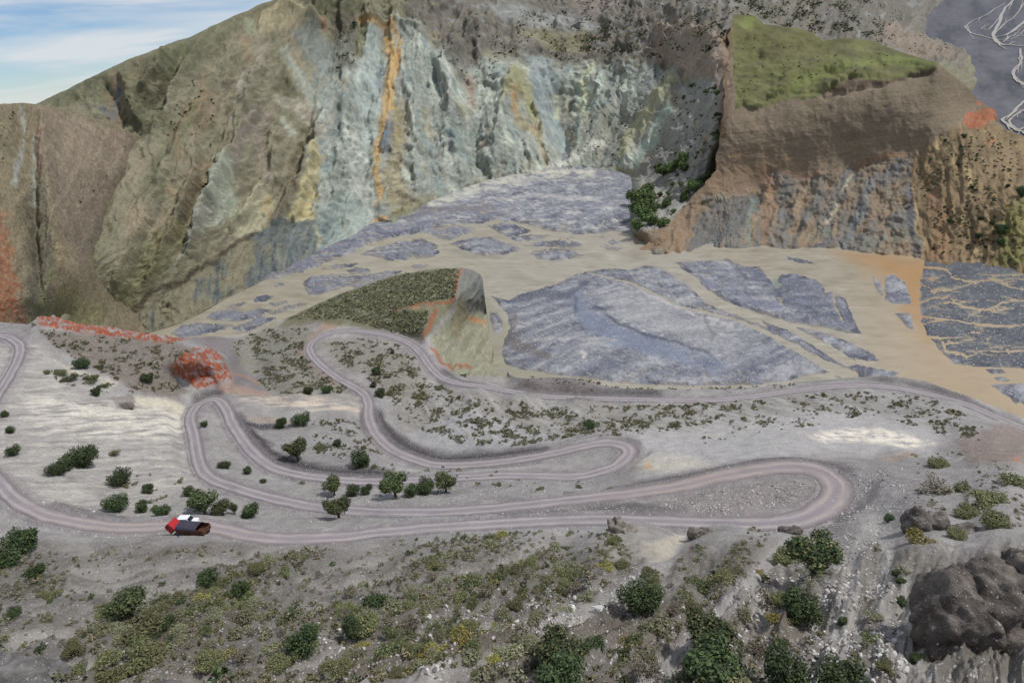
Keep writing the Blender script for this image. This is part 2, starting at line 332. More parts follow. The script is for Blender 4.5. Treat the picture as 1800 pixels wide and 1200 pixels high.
for pts, ww in RIV:
    wk_ = [max(0.5, 0.26 * x) for x in ww] + [0.6] * (len(pts) - len(ww)); pc = catmull(pts, 4); s_r = np.arange(len(pc)) / 3.0
    pc = pc + np.stack([1.5 * fbm(s_r + rsr.rand() * 50, s_r * 0, 3, 81), 1.2 * fbm(s_r + rsr.rand() * 50, s_r * 0, 3, 91)], -1)
    WSTROKES.append(([tuple(x) for x in pc], list(np.interp(np.linspace(0, 1, len(pc)), np.linspace(0, 1, len(wk_)), wk_))))
    for _ in range(4):
        p_ = pc[rsr.randint(len(pc))]; l_ = rsr.uniform(15, 45) * rsr.choice([-1, 1]); h_ = rsr.uniform(2, 8) * rsr.choice([-1, 1])
        if p_[0] + l_ > 1632: WSTROKES.append(([tuple(p_), (p_[0] + l_ * .5, p_[1] + h_ * .8), (p_[0] + l_, p_[1] + h_)], [0.8, 0.55, 0.3]))
a1 = np.concatenate([np.linspace(-200, 1500, 600)[:-1], np.linspace(1500, 2000, 240)]); b1 = np.concatenate([np.linspace(270, 700, 215), np.linspace(704, 860, 30)])
A, B = np.meshgrid(a1, b1, indexing='ij')
sh = Sheet(A, B, 3.4, 11, 13)
def sdist(pts, m=30):
    D = np.full(A.shape, 1e3); ix = sh.sub(pts, m); d, _ = seg_dist(sh.A[ix], sh.B[ix], pts, True); D[ix] = np.where(inside(sh.A[ix], sh.B[ix], pts), -d, d); return D
wd_ = sdist(W1, 60)                                     # <0 in water
for bpoly in BARS: wd_ = np.maximum(wd_, -sdist(bpoly))
for pts, ww in WSTROKES:
    M = sh.stroke_m(pts, ww, 1.4); wd_ = np.where(M > 0.02, np.minimum(wd_, -3 * (M - 0.4)), wd_)
thr = ridged(A / 55 + 0.5 * fbm(A / 30, B / 15, 3, 33), (B + 0.10 * A) / 12, 1, 35, 0.4); reach = ((B < 470) | (A < 840)) & (A < 1130)
wd_ = np.where(reach & (wd_ > 0.5) & (wd_ < 20) & (thr > 0.90), -3.0 * (thr - 0.90) / 0.10 + 0.2, wd_)
thr2 = ridged(A / 70 + B / 50 + 0.4 * fbm(A / 30, B / 15, 3, 34), (B - 0.42 * A) / 17, 1, 36, 0.4)
wd_ = np.where((A > 1000) & (A < 1530) & (wd_ > 1.0) & (wd_ < 30) & (thr2 > 0.955), -2.0 * (thr2 - 0.955) / 0.045 + 0.4, wd_)
land = np.clip(wd_, -14, 14)
P = at_z(A, B, np.zeros(A.shape))
X, Y = P[..., 0], P[..., 1]
# flow-aligned streak pattern
fl = fbm(X / 150, Y / 150, 3, 5)
s1 = fbm((X + 90 * fl) / 60, (Y - 0.25 * X + 60 * fl) / 14, 5, 7, 0.6); s2 = fbm(X / 25 + 2 * fl, Y / 25, 5, 17, 0.6); s3 = ridged(X / 90 + fl, (Y + 60 * fl) / 45, 4, 27)
streaks = fbm(A / 26 + 2 * fl, B / 4.5 + 3 * fl, 4, 31, 0.6)
relief = np.where(land > 0, 1 - np.exp(-land / 4), -(1 - np.exp(land / 4)))
# shoals: thin gravel just breaking the surface
H = relief * 0.75 + (0.45 * s1 + 0.45 * s2 + 0.5 * np.clip(s3 - 0.62, -1, 1) + 0.35 * streaks) * sstep(0, 10, land) * 1.5 + np.where(land > 0, 0.12, 0)
H = np.where((land < 0) & (land > -7), H + 0.55 * np.clip(streaks, 0, 1), H)
H = np.where((A > 1600) & (land > 0), 0.25 * H + 0.12, H); P[..., 2] = H
sh.base((138, 137, 146))
s4 = fbm((X + 60 * fl) / 16, (Y - 0.25 * X + 30 * fl) / 5, 5, 37, 0.65)
sh.paint((100, 101, 115), sstep(0.0, 0.45, s1), 0.8); sh.paint((176, 173, 176), sstep(0.05, 0.5, -s1 + 0.4 * s2), 0.8)
sh.paint((84, 86, 100), sstep(0.15, 0.45, s4), 0.6); sh.paint((190, 187, 186), sstep(0.2, 0.5, -s4), 0.6)
sh.paint((96, 97, 112), sstep(0.25, 0.6, streaks), 0.5); sh.paint((188, 184, 182), sstep(0.28, 0.62, -streaks + 0.2 * s2), 0.45)
sh.paint((96, 98, 112), sstep(0.80, 0.95, s3), 0.45)
lp = Sheet(A, B, 8, 40, 40)
up = lp.poly_m([(560, 470), (760, 352), (980, 296), (1112, 305), (1105, 405), (1000, 412), (880, 385), (800, 392), (690, 415)], 8)
sh.paint((160, 158, 168), up * sstep(-0.2, 0.5, s2), 0.5); sh.paint((205, 200, 195), up * sstep(0.15, 0.5, fbm(A / 30, B / 7, 5, 44, 0.6)), 0.75)
sh.paint((128, 118, 112), sh.stroke_m([(690, 385), (760, 372), (830, 368), (860, 362)], 4, 4), 0.5)
sh.paint((208, 202, 188), lp.stroke_m([(760, 356), (860, 326), (940, 308), (1040, 303)], 9, 7) * sstep(-0.5, 0.2, fbm(A / 20, B / 6, 4, 45)), 0.9)
sh.paint((108, 108, 128), lp.poly_m([(480, 482), (560, 440), (700, 392), (800, 380), (700, 412), (560, 462), (440, 500)], 6), 0.45)
sh.paint((122, 125, 136), lp.poly_m([(250, 620), (280, 560), (540, 490), (760, 430), (780, 470), (520, 560)], 10), 0.6)
sh.paint((120, 128, 150), lp.stroke_m([(1010, 520), (1030, 560), (1080, 590), (1200, 625), (1260, 645)], [10, 14, 18, 16, 12], 6), 0.5)
sh.paint((72, 78, 92), sh.stroke_m([(1045, 540), (1090, 572), (1130, 588), (1200, 608)], 1.6, 1.5), 0.7)
sh.paint((182, 178, 178), lp.poly_m([(1050, 515), (1130, 500), (1230, 545), (1320, 590), (1280, 640), (1180, 600), (1090, 565)], 14), 0.45)
sh.paint((104, 97, 96), lp.stroke_m([(905, 560), (893, 600), (920, 612), (965, 630)], [7, 10, 9, 5], 8) * sstep(-0.2, 0.3, fbm((A + B) / 9, (A - B) / 30, 3, 71)), 0.75)
sh.paint((88, 92, 105), lp.stroke_m([(898, 527), (950, 515), (1000, 520), (1030, 497)], [6, 8, 5, 4], 5), 0.6)
sh.paint((95, 98, 116), lp.poly_m([(1280, 456), (1330, 468), (1372, 484), (1440, 492), (1500, 560), (1514, 586), (1440, 575), (1360, 520)], 8), 0.5)
sh.paint((86, 88, 94), sh.poly_m([(1610, 455), (1960, 465), (1960, 660), (1800, 648), (1700, 642), (1650, 615), (1625, 585)], 5), 0.85)
sh.paint((104, 104, 108), sh.poly_m([(1610, 455), (1960, 465), (1960, 660), (1650, 640)], 5) * sstep(-0.1, 0.5, s2), 0.6)
sh.paint((72, 74, 88), sstep(5, 1, np.abs(land - 2.0)) * sstep(-0.15, 0.35, fbm(A / 30, B / 30, 3, 61)), 0.85)   # wet, dark shorelines
px1 = fbm(A / 9 + B / 14, B / 3.2, 5, 47, 0.65); sh.paint((92, 95, 104), sstep(0.1, 0.5, px1), 0.4); sh.paint((186, 184, 182), sstep(0.15, 0.55, -px1), 0.35)
sh.col *= np.array([0.84, 0.87, 0.86]) * np.clip(1 + 0.25 * fbm(A / 2.5, B / 1.8, 3, 49), 0.6, 1.4)[..., None]
for pts, wd, c, kk in [([(1045, 538), (1090, 570), (1130, 588), (1200, 608), (1250, 625)], 2.0, (70, 76, 90), .75), ([(1010, 515), (1030, 560), (1080, 592), (1200, 630)], [8, 12, 15, 10], (118, 126, 142), .6), ([(898, 528), (950, 516), (1000, 522), (1030, 498)], [6, 8, 5, 4], (88, 92, 104), .7), ([(905, 560), (893, 600), (920, 612), (965, 630)], [6, 10, 9, 5], (104, 98, 96), .6), ([(1012, 522), (1014, 550)], 3, (70, 74, 86), .6), ([(1120, 505), (1180, 540), (1240, 560), (1290, 575)], 2, (190, 186, 182), .6), ([(940, 600), (1000, 596), (1080, 600)], 2, (184, 180, 178), .5), ([(960, 640), (1100, 650), (1250, 660), (1330, 650)], 2.5, (106, 110, 124), .6), ([(1020, 620), (1030, 625), (1025, 630)], 3, (206, 202, 196), .8), ([(1240, 560), (1255, 590), (1250, 600)], 3, (100, 98, 100), .6), ([(720, 372), (800, 366), (850, 370)], 2, (110, 104, 104), .6), ([(700, 384), (800, 372), (880, 376)], 2, (92, 96, 108), .5), ([(860, 350), (950, 345), (1050, 352)], 2.5, (190, 186, 184), .5), ([(1290, 462), (1300, 480), (1310, 490)], 3, (78, 80, 92), .6), ([(1370, 505), (1368, 525), (1380, 535)], 5, (78, 80, 94), .6), ([(1380, 530), (1430, 545), (1500, 565)], 3, (84, 88, 102), .6), ([(1240, 500), (1300, 520), (1370, 545)], 4, (112, 116, 134), .6)]:
    sh.paint(c, lp.stroke_m(pts, wd, 3.0), kk)
sh.paint((140, 133, 122), sstep(4.5, 0.2, land + 2.5 * fbm(A / 12, B / 6, 4, 63)) * sstep(-0.3, 0.2, fbm(A / 40, B / 25, 3, 64)), 0.75)
gr = sstep(0.5, 6, land) * (0.35 + 0.65 * sstep(-0.2, 0.4, s2)) * sstep(420, 560, B)
link('river_bed', grid_mesh('river_bed', P, M_BED, {'Col': sh.col, 'gravel': gr}), kind='structure')
# muddy water surface
aw = np.linspace(60, 2000, 330); bw = np.concatenate([np.linspace(365, 700, 200), np.linspace(705, 860, 20)]); Aw, Bw = np.meshgrid(aw, bw, indexing='ij')
ws = Sheet(Aw, Bw, 18, 51, 60); ws.base((170, 163, 148))
wq = fbm(Aw / 40 + Bw / 60, (Bw - 0.03 * Aw) / 5 + 0.8 * fbm(Aw / 80, Bw / 40, 3, 55), 5, 53, 0.62); ws.paint((150, 143, 127), sstep(0, 0.5, fbm(Aw / 60, Bw / 12, 4, 52)), 0.6); ws.paint((140, 133, 118), sstep(0.1, 0.5, wq), 0.55); ws.paint((194, 188, 174), sstep(0.15, 0.55, -wq), 0.5)
ws.paint((178, 156, 124), sstep(1430, 1680, ws.A), 0.8); ws.paint((180, 142, 98), ws.poly_m([(1470, 440), (1640, 455), (1630, 600), (1600, 560), (1580, 500)], 25), 0.85)
ws.paint((150, 146, 126), ws.stroke_m([(850, 540), (880, 600), (870, 640), (930, 658), (1030, 668)], 20, 10), 0.6)
ws.paint((112, 140, 128), sstep(9, 3, np.hypot(Aw - 1367, (Bw - 497) * 0.7)), 0.8)
ws.col *= np.array([0.89, 0.88, 0.86])
link('river', grid_mesh('river', at_z(Aw, Bw, np.zeros(Aw.shape)), M_WATER, {'Col': ws.col}), kind='structure')

def ribbons(name, strokes, zfun, mat, colr, seed=0, wig=2.0, wk=0.42):
    V, F, CC = [], [], []; rs = np.random.RandomState(seed); strokes = list(strokes)
    for pts, ww in list(strokes):                                  # fine side threads
        for _ in range(4):
            i = rs.randint(len(pts) - 1); t_ = rs.rand(); x0 = pts[i][0] * (1 - t_) + pts[i + 1][0] * t_; y0 = pts[i][1] * (1 - t_) + pts[i + 1][1] * t_; tx, ty = pts[i + 1][0] - pts[i][0], pts[i + 1][1] - pts[i][1]; tl = math.hypot(tx, ty); ln_ = rs.uniform(10, 34); of_ = rs.uniform(3, 8) * rs.choice([-1, 1]); l_ = tx / tl * ln_ - ty / tl * of_; h_ = ty / tl * ln_ + tx / tl * of_
            if x0 + l_ < 1634 and wk < 0.45 and y0 > 300: continue
            strokes.append(([(x0, y0), (x0 + l_ * .5, y0 + h_ * .7), (x0 + l_, y0 + h_)], [ww[0] * .5, ww[0] * .35, ww[0] * .2]))
    for k, (pts, ww) in enumerate(strokes):
        p = catmull([(x, y) for x, y in pts], 6); n = len(p); ph = rs.rand() * 50
        s = np.arange(n) / 5.0
        p = p + np.stack([wig * fbm(s + ph, s * 0, 3, 81), wig * 0.7 * fbm(s + ph, s * 0 + 9, 3, 91)], -1) * np.clip(np.minimum(np.arange(n), n - 1 - np.arange(n))[:, None] / 3, 0, 1)
        Wp = zfun(p[:, 0], p[:, 1]); wid = wk * np.interp(np.linspace(0, len(ww) - 1, n), np.arange(len(ww)), ww) * (0.75 + 0.5 * rs.rand(n))
        t = np.gradient(Wp, axis=0); t /= np.linalg.norm(t, axis=1, keepdims=True) + 1e-9; sd_ = np.stack([-t[:, 1], t[:, 0], 0 * t[:, 0]], -1)
        base = len(V)
        for i in range(n):
            z = 0.006 * k
            V.append(Wp[i] + sd_[i] * wid[i] / 2 + [0, 0, z]); V.append(Wp[i] - sd_[i] * wid[i] / 2 + [0, 0, z]); CC += [colr, colr]
            if i: F.append([base + 2 * i - 2, base + 2 * i - 1, base + 2 * i + 1, base + 2 * i])
    F = np.array(F)
    return mesh_np(name, np.array(V), F, mat, True, {'Col': np.array(CC)})

# far gravel plain behind the bluff, rising gently away from the canyon
GR = 0.05
def plain_at(a, b):
    d = rays(a, b); r = (CAMZ + 50.0) / np.maximum(GR - d[..., 2], 1e-3); r = np.minimum(r, 9000.0)
    return np.array([0, 0, CAMZ]) + d * r[..., None]
ap = np.linspace(1480, 2150, 150); bp = np.linspace(-60, 330, 130); A, B = np.meshgrid(ap, bp, indexing='ij')
ps_ = Sheet(A, B, 8, 71, 40); ps_.base((96, 96, 102)); n_ = fbm(A / 40, B / 40, 5, 72)
n_ = n_ + 0.6 * fbm(A / 9 + B / 14, B / 6, 5, 74, 0.65); ps_.paint((72, 73, 80), sstep(0, 0.5, n_), 0.75); ps_.paint((118, 116, 122), sstep(0.1, 0.6, -n_), 0.5)
link('river_plain', grid_mesh('river_plain', plain_at(A, B), M_PLAIN, {'Col': ps_.col}), kind='structure')
q = lambda l: Z(1200, 0, l)
RIV2 = [(q([(1745, 0), (1690, 60), (1670, 120), (1640, 200), (1700, 240), (1800, 245), (1900, 250)]), [16, 20, 14, 16, 14, 12]), (q([(1700, 20), (1600, 80), (1500, 130), (1510, 170), (1640, 210)]), [8, 10, 8, 8, 8]),
        (q([(1640, 200), (1720, 180), (1800, 120), (1900, 80)]), [18, 16, 14]), (q([(1560, 160), (1620, 150), (1690, 70)]), [7, 7, 7]), (q([(1690, 225), (1750, 190), (1900, 200)]), [8, 9, 9]),
        (q([(1780, 260), (1780, 330), (1740, 390), (1760, 430), (1830, 470)]), [7, 6, 6, 6]), (q([(1790, 330), (1750, 400), (1800, 450)]), [4, 4, 4]), (q([(1900, 470), (1800, 540), (1740, 600), (1690, 640), (1760, 690), (1800, 700)]), [7, 7, 8, 8, 6]),
        (q([(1850, 560), (1770, 600), (1720, 650), (1770, 690)]), [5, 5, 5, 5]), (q([(1800, 590), (1850, 640), (1780, 690)]), [4, 4, 4]), (q([(1660, 215), (1720, 215), (1790, 180)]), [8, 7, 6]), (q([(1640, 190), (1680, 140), (1740, 100), (1800, 20)]), [8, 8, 7, 7])]
link('plain_rivulets', ribbons('plain_rivulets', RIV2, lambda a, b: plain_at(a, b) + [0, 0, 1.5], M_WATER, lin((170, 158, 140)), 5, 3.0, 0.55), kind='structure')
gm = bmesh.new(); bmesh.ops.create_circle(gm, cap_ends=True, segments=48, radius=22000); me = bpy.data.meshes.new('ground'); gm.to_mesh(me); gm.free()
me.materials.append(flat_mat('distant_ground', (110, 108, 100), 0.95)); link('ground', me, kind='structure', loc=(0, 0, -14))

# ================================================================== MOUNTAIN
MB = [(-200, 610), (60, 600), (150, 596), (270, 583), (330, 562), (400, 524), (450, 500), (480, 485), (560, 442), (640, 407), (700, 390), (760, 354), (830, 327), (900, 310), (960, 322), (1040, 372), (1090, 408), (1150, 446), (1300, 448), (1800, 448)]
MS = [(-200, 215), (40, 195), (60, 184), (100, 166), (180, 126), (230, 103), (270, 88), (330, 66), (400, 34), (440, 16), (480, 0), (520, -22), (580, -60), (700, -75), (1800, -75)]
NU, NV = 780, 275
am = np.linspace(-200, 1790, NU)
jit = np.interp(am, [-200, 1800], [0, 0])
Tm = np.interp(am, *zip(*MS)) + 3.0 * fbm(am / 40, am * 0, 4, 88) * sstep(30, 120, am); Bm = np.interp(am, *zip(*MB)) + 1.6 * fbm(am / 16, am * 0, 3, 89)
v = np.linspace(0, 1, NV) ** 0.92
A = np.repeat(am[:, None], NV, 1); B = Tm[:, None] + (Bm - Tm)[:, None] * v[None]
ctl = []
for a_, b_ in MB[:13] + [(900, 307), (940, 302), (975, 299), (1020, 299), (1060, 299), (1095, 304), (1108, 312), (1112, 330), (1111, 355), (1108, 380), (1107, 402), (1125, 424), (1150, 444)]: ctl.append((a_, b_, float(rho0(a_, b_))))
for a_, b_, e_ in [(975, 322, 60), (1020, 330, 90), (1020, 360, 250), (1060, 330, 110), (1060, 370, 300), (1085, 345, 200), (1085, 390, 190)]: ctl.append((a_, b_, float(rho0(a_, b_)) + e_))
for a_, b_, top in [(-200, 215, 820), (60, 184, 800), (180, 126, 790), (270, 88, 800), (400, 34, 930), (480, 0, 1040), (580, -60, 1160), (700, -75, 1330), (900, -75, 1750), (1100, -75, 1900), (1300, -75, 2000), (1500, -60, 2400), (1640, -60, 4600), (1640, 10, 4300), (1690, 95, 1850), (1720, 20, 6500), (1780, 100, 3200), (1780, 0, 8000), (1600, 95, 1500), (1560, 30, 2000),
                    (250, 245, 735), (235, 300, 680), (200, 380, 610), (170, 450, 560), (110, 570, 480), (480, 250, 850), (330, 300, 670), (560, 60, 1090), (640, 200, 960), (700, 60, 1200), (800, 200, 1080), (900, 130, 1260), (900, 220, 1150), (1000, 110, 1420), (1000, 200, 1330), (1100, 110, 1400), (1100, 220, 1200), (1180, 110, 1280), (1180, 200, 960),
                    (1200, 350, 705), (1225, 330, 715), (1262, 250, 745), (1268, 190, 770), (1265, 150, 815), (1270, 100, 890), (1200, 100, 1150), (1285, 40, 1060), (1300, 40, 1200), (1400, 40, 1450), (1500, 60, 1480), (1330, 300, 1000), (1400, 300, 1250), (1600, 300, 1400), (1780, 300, 2300), (1780, 440, 1500), (1300, 440, 820), (1500, 440, 1100), (600, 330, 830), (760, 300, 950)]:
    ctl.append((a_, b_, top))
rho = rbf([c[:2] for c in ctl], [c[2] for c in ctl], A, B)
rho[:, -1] = rho[:, -1]
ms = Sheet(A, B, 13, 101, 44); wide = Sheet(A, B, 12, 103, 60)
disp = np.zeros(A.shape)
for pts, wd, amp in [([(395, 60), (345, 150), (300, 240), (270, 320)], 14, -9), ([(360, 60), (310, 150), (268, 240)], 14, 10), ([(320, 250), (300, 330), (260, 430), (230, 500)], 14, -10), ([(345, 240), (335, 330), (300, 420), (260, 500)], 13, 11), ([(400, 280), (375, 345), (330, 430)], 12, 12), ([(455, 328), (440, 370), (405, 415)], 10, 12), ([(556, 258), (545, 320), (515, 385)], 10, 12), ([(430, 55), (380, 130), (330, 210), (290, 300), (255, 400), (200, 510)], 30, 9), ([(250, 245), (235, 300), (200, 380), (160, 470), (120, 550)], 18, 0), ([(480, 95), (440, 180), (420, 260), (380, 350), (330, 450)], 22, 16),
                     ([(430, 120), (385, 230), (355, 330), (320, 430)], 20, -16), ([(500, 180), (455, 280), (425, 350)], 10, -12), ([(490, 185), (480, 260), (488, 335)], 18, 14), ([(575, 190), (560, 250), (525, 330), (480, 405)], 12, 14), ([(545, 210), (520, 300), (480, 380)], 9, -12),
                     ([(555, 330), (510, 395)], 8, -10), ([(610, 100), (600, 200), (590, 300), (580, 400)], 20, 9), ([(665, 60), (650, 170), (640, 300), (640, 380)], 26, -16), ([(735, 70), (730, 200), (735, 340)], 24, 14), ([(800, 130), (790, 200), (812, 320)], 24, 20), ([(765, 150), (760, 250), (770, 340)], 12, -10),
                     ([(905, 120), (885, 200), (865, 300)], 28, 26), ([(850, 100), (838, 200), (835, 310)], 14, -16), ([(960, 120), (985, 220), (995, 275)], 26, -34), ([(925, 140), (950, 210), (965, 285)], 14, 12), ([(1040, 110), (1060, 200), (1040, 260)], 16, 12), ([(1110, 120), (1085, 200), (1060, 270)], 14, -14),
                     ([(1180, 140), (1130, 220), (1085, 290)], 14, 12), ([(1265, 100), (1250, 200), (1180, 330), (1130, 400)], 20, -6), ([(860, 30), (800, 90), (770, 150)], 18, 20), ([(800, 20), (780, 70)], 14, -18), ([(180, 130), (210, 190), (245, 240)], 16, -10), ([(215, 130), (225, 180), (238, 225)], 10, 10),
                     ([(330, 70), (300, 130), (270, 200)], 16, -14), ([(290, 90), (260, 160)], 12, 10), ([(500, 20), (560, 45)], 20, 14), ([(640, 25), (690, 50), (740, 60)], 14, 14), ([(1210, 20), (1200, 90), (1160, 120)], 16, -16), ([(1440, 10), (1500, 60), (1540, 80)], 18, 14), ([(1560, 0), (1620, 80)], 20, -30)]:
    disp += (1.75 if amp > 0 else 1.1) * amp * ms.crest(pts, wd)
lean = A + (0.55 * sstep(760, 420, A) - 0.28 * sstep(640, 760, A) * sstep(960, 860, A) + 0.45 * sstep(940, 1060, A)) * (B - 250) + 18 * fbm(A / 90, B / 90, 4, 111)
ribs = ridged(lean / 46, B / 190 + 4, 5, 113, 0.55); fine = ridged(lean / 15, B / 46, 5, 117, 0.62); lump = fbm(A / 36, B / 30, 5, 119, 0.55)
rough_ = 0.35 + 0.65 * sstep(470, 600, A + 0.35 * (B - 250)); dist_k = np.clip(rho / 900, 0.5, 2.2)
edge = sstep(0, 0.05, v)[None] * sstep(1, 0.985, v)[None]
ribs2 = ridged(lean / 78 + 0.3 * lump, B / 300 + 9, 3, 115, 0.5)
lf = 0.68 + 0.32 * sstep(260, 480, lean)
disp += (11 * lf * (ribs - 0.6) + 18 * lf * (ribs2 - 0.6) + (4.5 * (fine - 0.6)) * (0.3 + 0.7 * rough_) + 5 * lump * rough_ + 2 * lump) * dist_k
crag = sstep(0.0, 0.4, fbm(A / 60, B / 50, 3, 121)) * rough_
disp += (0.25 + rough_) * 2.8 * (ridged(lean / 5.5, B / 13, 4, 125, 0.6) - 0.6) * dist_k
disp += crag * 4.0 * np.sign(fbm(lean / 12, B / 22, 3, 123)) * np.abs(fbm(lean / 12, B / 22, 3, 123)) ** 0.7
P0 = at_r(A, B, rho); Nn = normals(P0)
Nn = rays(A, B) * -1.0; Nn[..., 2] = 0.7; Nn /= np.linalg.norm(Nn, axis=-1, keepdims=True)
PM = P0 + Nn * (disp * edge)[..., None]
# --- colours
ms.tex = fbm(lean / 9, B / 15, 5, 129, 0.65)
ms.base((136, 128, 106))
hue = fbm(A / 70, B / 90, 4, 131)
ms.paint((120, 118, 90), sstep(0, 0.5, hue), 0.7); ms.paint((154, 134, 110), sstep(0.1, 0.6, -hue), 0.6)
ms.pp((92, 94, 66), [(40, 190), (180, 122), (300, 75), (400, 30), (480, -5), (520, 20), (420, 70), (350, 110), (260, 200), (240, 240), (180, 170)], 14, 0.65)
ms.pp((94, 98, 64), [(385, 130), (330, 190), (250, 330), (240, 370), (290, 300), (350, 210)], 8, 0.5)
ms.pp((112, 110, 66), [(150, 600), (260, 420), (330, 380), (340, 430), (280, 500), (210, 560)], 18, 0.6)
for pts in ([(185, 160), (195, 190), (215, 235)], [(205, 135), (212, 200)], [(330, 190), (310, 240), (318, 280)], [(365, 130), (350, 190), (345, 250)], [(300, 335), (325, 360), (338, 372)], [(360, 290), (378, 300)], [(350, 325), (362, 340)], [(430, 80), (440, 110)], [(370, 165), (362, 215)]):
    ms.ps((152, 124, 96), pts, 7, 10, 0.6)
ms.ps((108, 112, 124), [(180, 185), (200, 205), (205, 160)], 6, 6, 0.7)
ms.pp((150, 152, 146), [(560, 120), (640, 40), (720, 40), (800, 110), (900, 100), (1000, 110), (1110, 110), (1190, 130), (1110, 305), (980, 302), (900, 310), (760, 360), (700, 395), (560, 445), (480, 480), (500, 420), (540, 330), (560, 250)], 14, 0.95)
g2 = fbm(lean / 24, B / 70, 5, 141, 0.6); cl = ms.poly_m([(540, 120), (640, 40), (720, 40), (800, 110), (1110, 110), (1190, 130), (1110, 305), (900, 310), (700, 395), (560, 445), (500, 440), (540, 330), (560, 250)], 14)
ms.paint((128, 138, 132), cl * sstep(0, 0.45, g2), 0.75); ms.paint((182, 186, 174), cl * sstep(0.08, 0.45, -g2), 0.8); ms.paint((148, 134, 102), cl * sstep(0.25, 0.6, fbm(lean / 30, B / 45, 4, 143)), 0.6)
ms.paint((116, 132, 136), cl * sstep(0.22, 0.5, fbm(lean / 20, B / 60, 4, 147)), 0.65)
# upper slopes
ms.pp((112, 106, 99), [(700, -80), (1800, -80), (1690, 110), (1290, 150), (1200, 110), (1120, 105), (1000, 112), (920, 95), (860, 90), (800, 150), (770, 60), (720, 40)], 10, 0.95)
upz = ms.poly_m([(780, -80), (1800, -80), (1690, 110), (1290, 150), (1000, 112), (860, 90), (770, 60)], 12); gu = fbm(A / 30, B / 9 + A / 60, 5, 151, 0.6)
ms.paint((150, 148, 148), upz * sstep(0.1, 0.5, gu), 0.6); ms.paint((128, 106, 92), upz * sstep(0.1, 0.5, -gu), 0.5)
ms.pp((160, 160, 160), [(850, 8), (920, 10), (1000, 25), (1050, 48), (1030, 60), (960, 50), (880, 35)], 8, 0.6)
ms.pp((138, 130, 96), [(900, 60), (960, 45), (1020, 55), (1040, 70), (1020, 95), (960, 85)], 8, 0.7)
ms.pp((158, 140, 138), [(1000, -10), (1090, 5), (1070, 30), (1020, 25)], 8, 0.6)
ms.pp((168, 146, 128), [(1155, 35), (1210, 25), (1275, 60), (1275, 145), (1200, 130), (1180, 115), (1140, 110)], 8, 0.75)
ms.pp((150, 128, 112), [(1555, 30), (1600, 40), (1690, 100), (1640, 105), (1555, 80)], 10, 0.7)
# cream dome, lilac-grey spurs, pale scars
ms.pp((92, 92, 68), [(440, 30), (500, -10), (640, -20), (640, 20), (570, 35), (540, 10), (480, 12)], 8, 0.8)
ms.pp((166, 152, 120), [(445, 45), (470, 24), (505, 16), (550, 32), (535, 45), (480, 56), (455, 66)], 5, 0.95)
ms.pp((150, 150, 124), [(428, 40), (445, 35), (460, 60), (440, 66), (425, 55)], 4, 0.8)
ms.ps((158, 100, 60), [(568, 38), (570, 55)], 3, 5, 0.8)
ms.pp((120, 128, 128), [(510, 60), (560, 52), (585, 80), (590, 130), (560, 125), (525, 90)], 7, 0.7)
ms.pp((86, 82, 72), [(585, 30), (620, 15), (635, 60), (625, 120), (600, 140), (580, 100)], 8, 0.8)
for pts, wd, c in [([(468, 88), (450, 140), (420, 190)], 9, (158, 146, 134)), ([(498, 92), (530, 140), (560, 190)], 8, (160, 164, 154)), ([(430, 125), (425, 155)], 5, (160, 158, 150)), ([(415, 185), (410, 215)], 6, (152, 146, 140)), ([(450, 205), (430, 260), (415, 300)], 7, (146, 132, 122)),
                   ([(490, 183), (525, 185), (535, 210)], 7, (176, 166, 152)), ([(475, 210), (460, 240), (462, 280), (475, 320)], 11, (154, 138, 126)), ([(500, 215), (515, 240)], 6, (172, 172, 156)), ([(545, 180), (548, 215)], 5, (172, 160, 150)), ([(600, 190), (570, 240), (555, 262)], 6, (152, 142, 128))]:
    ms.ps(c, pts, wd, wd * 0.9, 0.75)
ms.pp((94, 90, 66), [(498, 125), (515, 150), (540, 165), (500, 178), (480, 165)], 7, 0.8)
ms.pp((166, 170, 152), [(398, 292), (413, 300), (412, 345), (424, 358), (395, 398), (350, 425), (300, 478), (330, 430), (352, 385), (372, 345)], 5, 0.9)
ms.pp((150, 138, 130), [(370, 370), (385, 395), (345, 430), (305, 470), (330, 425), (350, 390)], 6, 0.6)
ms.pp((176, 168, 138), [(452, 328), (482, 355), (475, 385), (455, 405), (425, 425), (400, 415), (428, 370)], 5, 0.9)
ms.ps((170, 140, 92), [(470, 350), (466, 370), (478, 385)], 4, 4, 0.7)
ms.pp((180, 164, 118), [(556, 258), (566, 270), (556, 330), (552, 388), (530, 392), (505, 386), (520, 360), (542, 310)], 4, 0.95)
ms.pp((112, 98, 80), [(545, 262), (552, 258), (520, 350), (480, 405), (465, 410), (500, 350)], 4, 0.7)
ms.pp((156, 164, 160), [(652, 48), (672, 62), (668, 110), (668, 170), (640, 300), (628, 290), (640, 200), (622, 160), (632, 110)], 6, 0.85)
ms.pp((172, 172, 164), [(610, 250), (640, 250), (650, 330), (645, 390), (618, 392), (615, 330)], 8, 0.8)
ms.ps((98, 112, 124), [(668, 108), (664, 150)], 6, 5, 0.8); ms.ps((94, 106, 122), [(682, 222), (680, 262)], [14, 10], 5, 0.85); ms.ps((100, 112, 112), [(598, 180), (592, 240)], 7, 6, 0.7)
ms.ps((150, 126, 74), [(700, 190), (705, 240), (690, 310), (700, 350)], [14, 12, 18, 22], 14, 0.6)
ms.ps((186, 146, 84), [(682, 58), (690, 100), (690, 140), (682, 180), (672, 222), (664, 250), (660, 290), (664, 330), (662, 352)], [4, 8, 9, 8, 7, 4, 6, 6, 3], 5, 0.95)
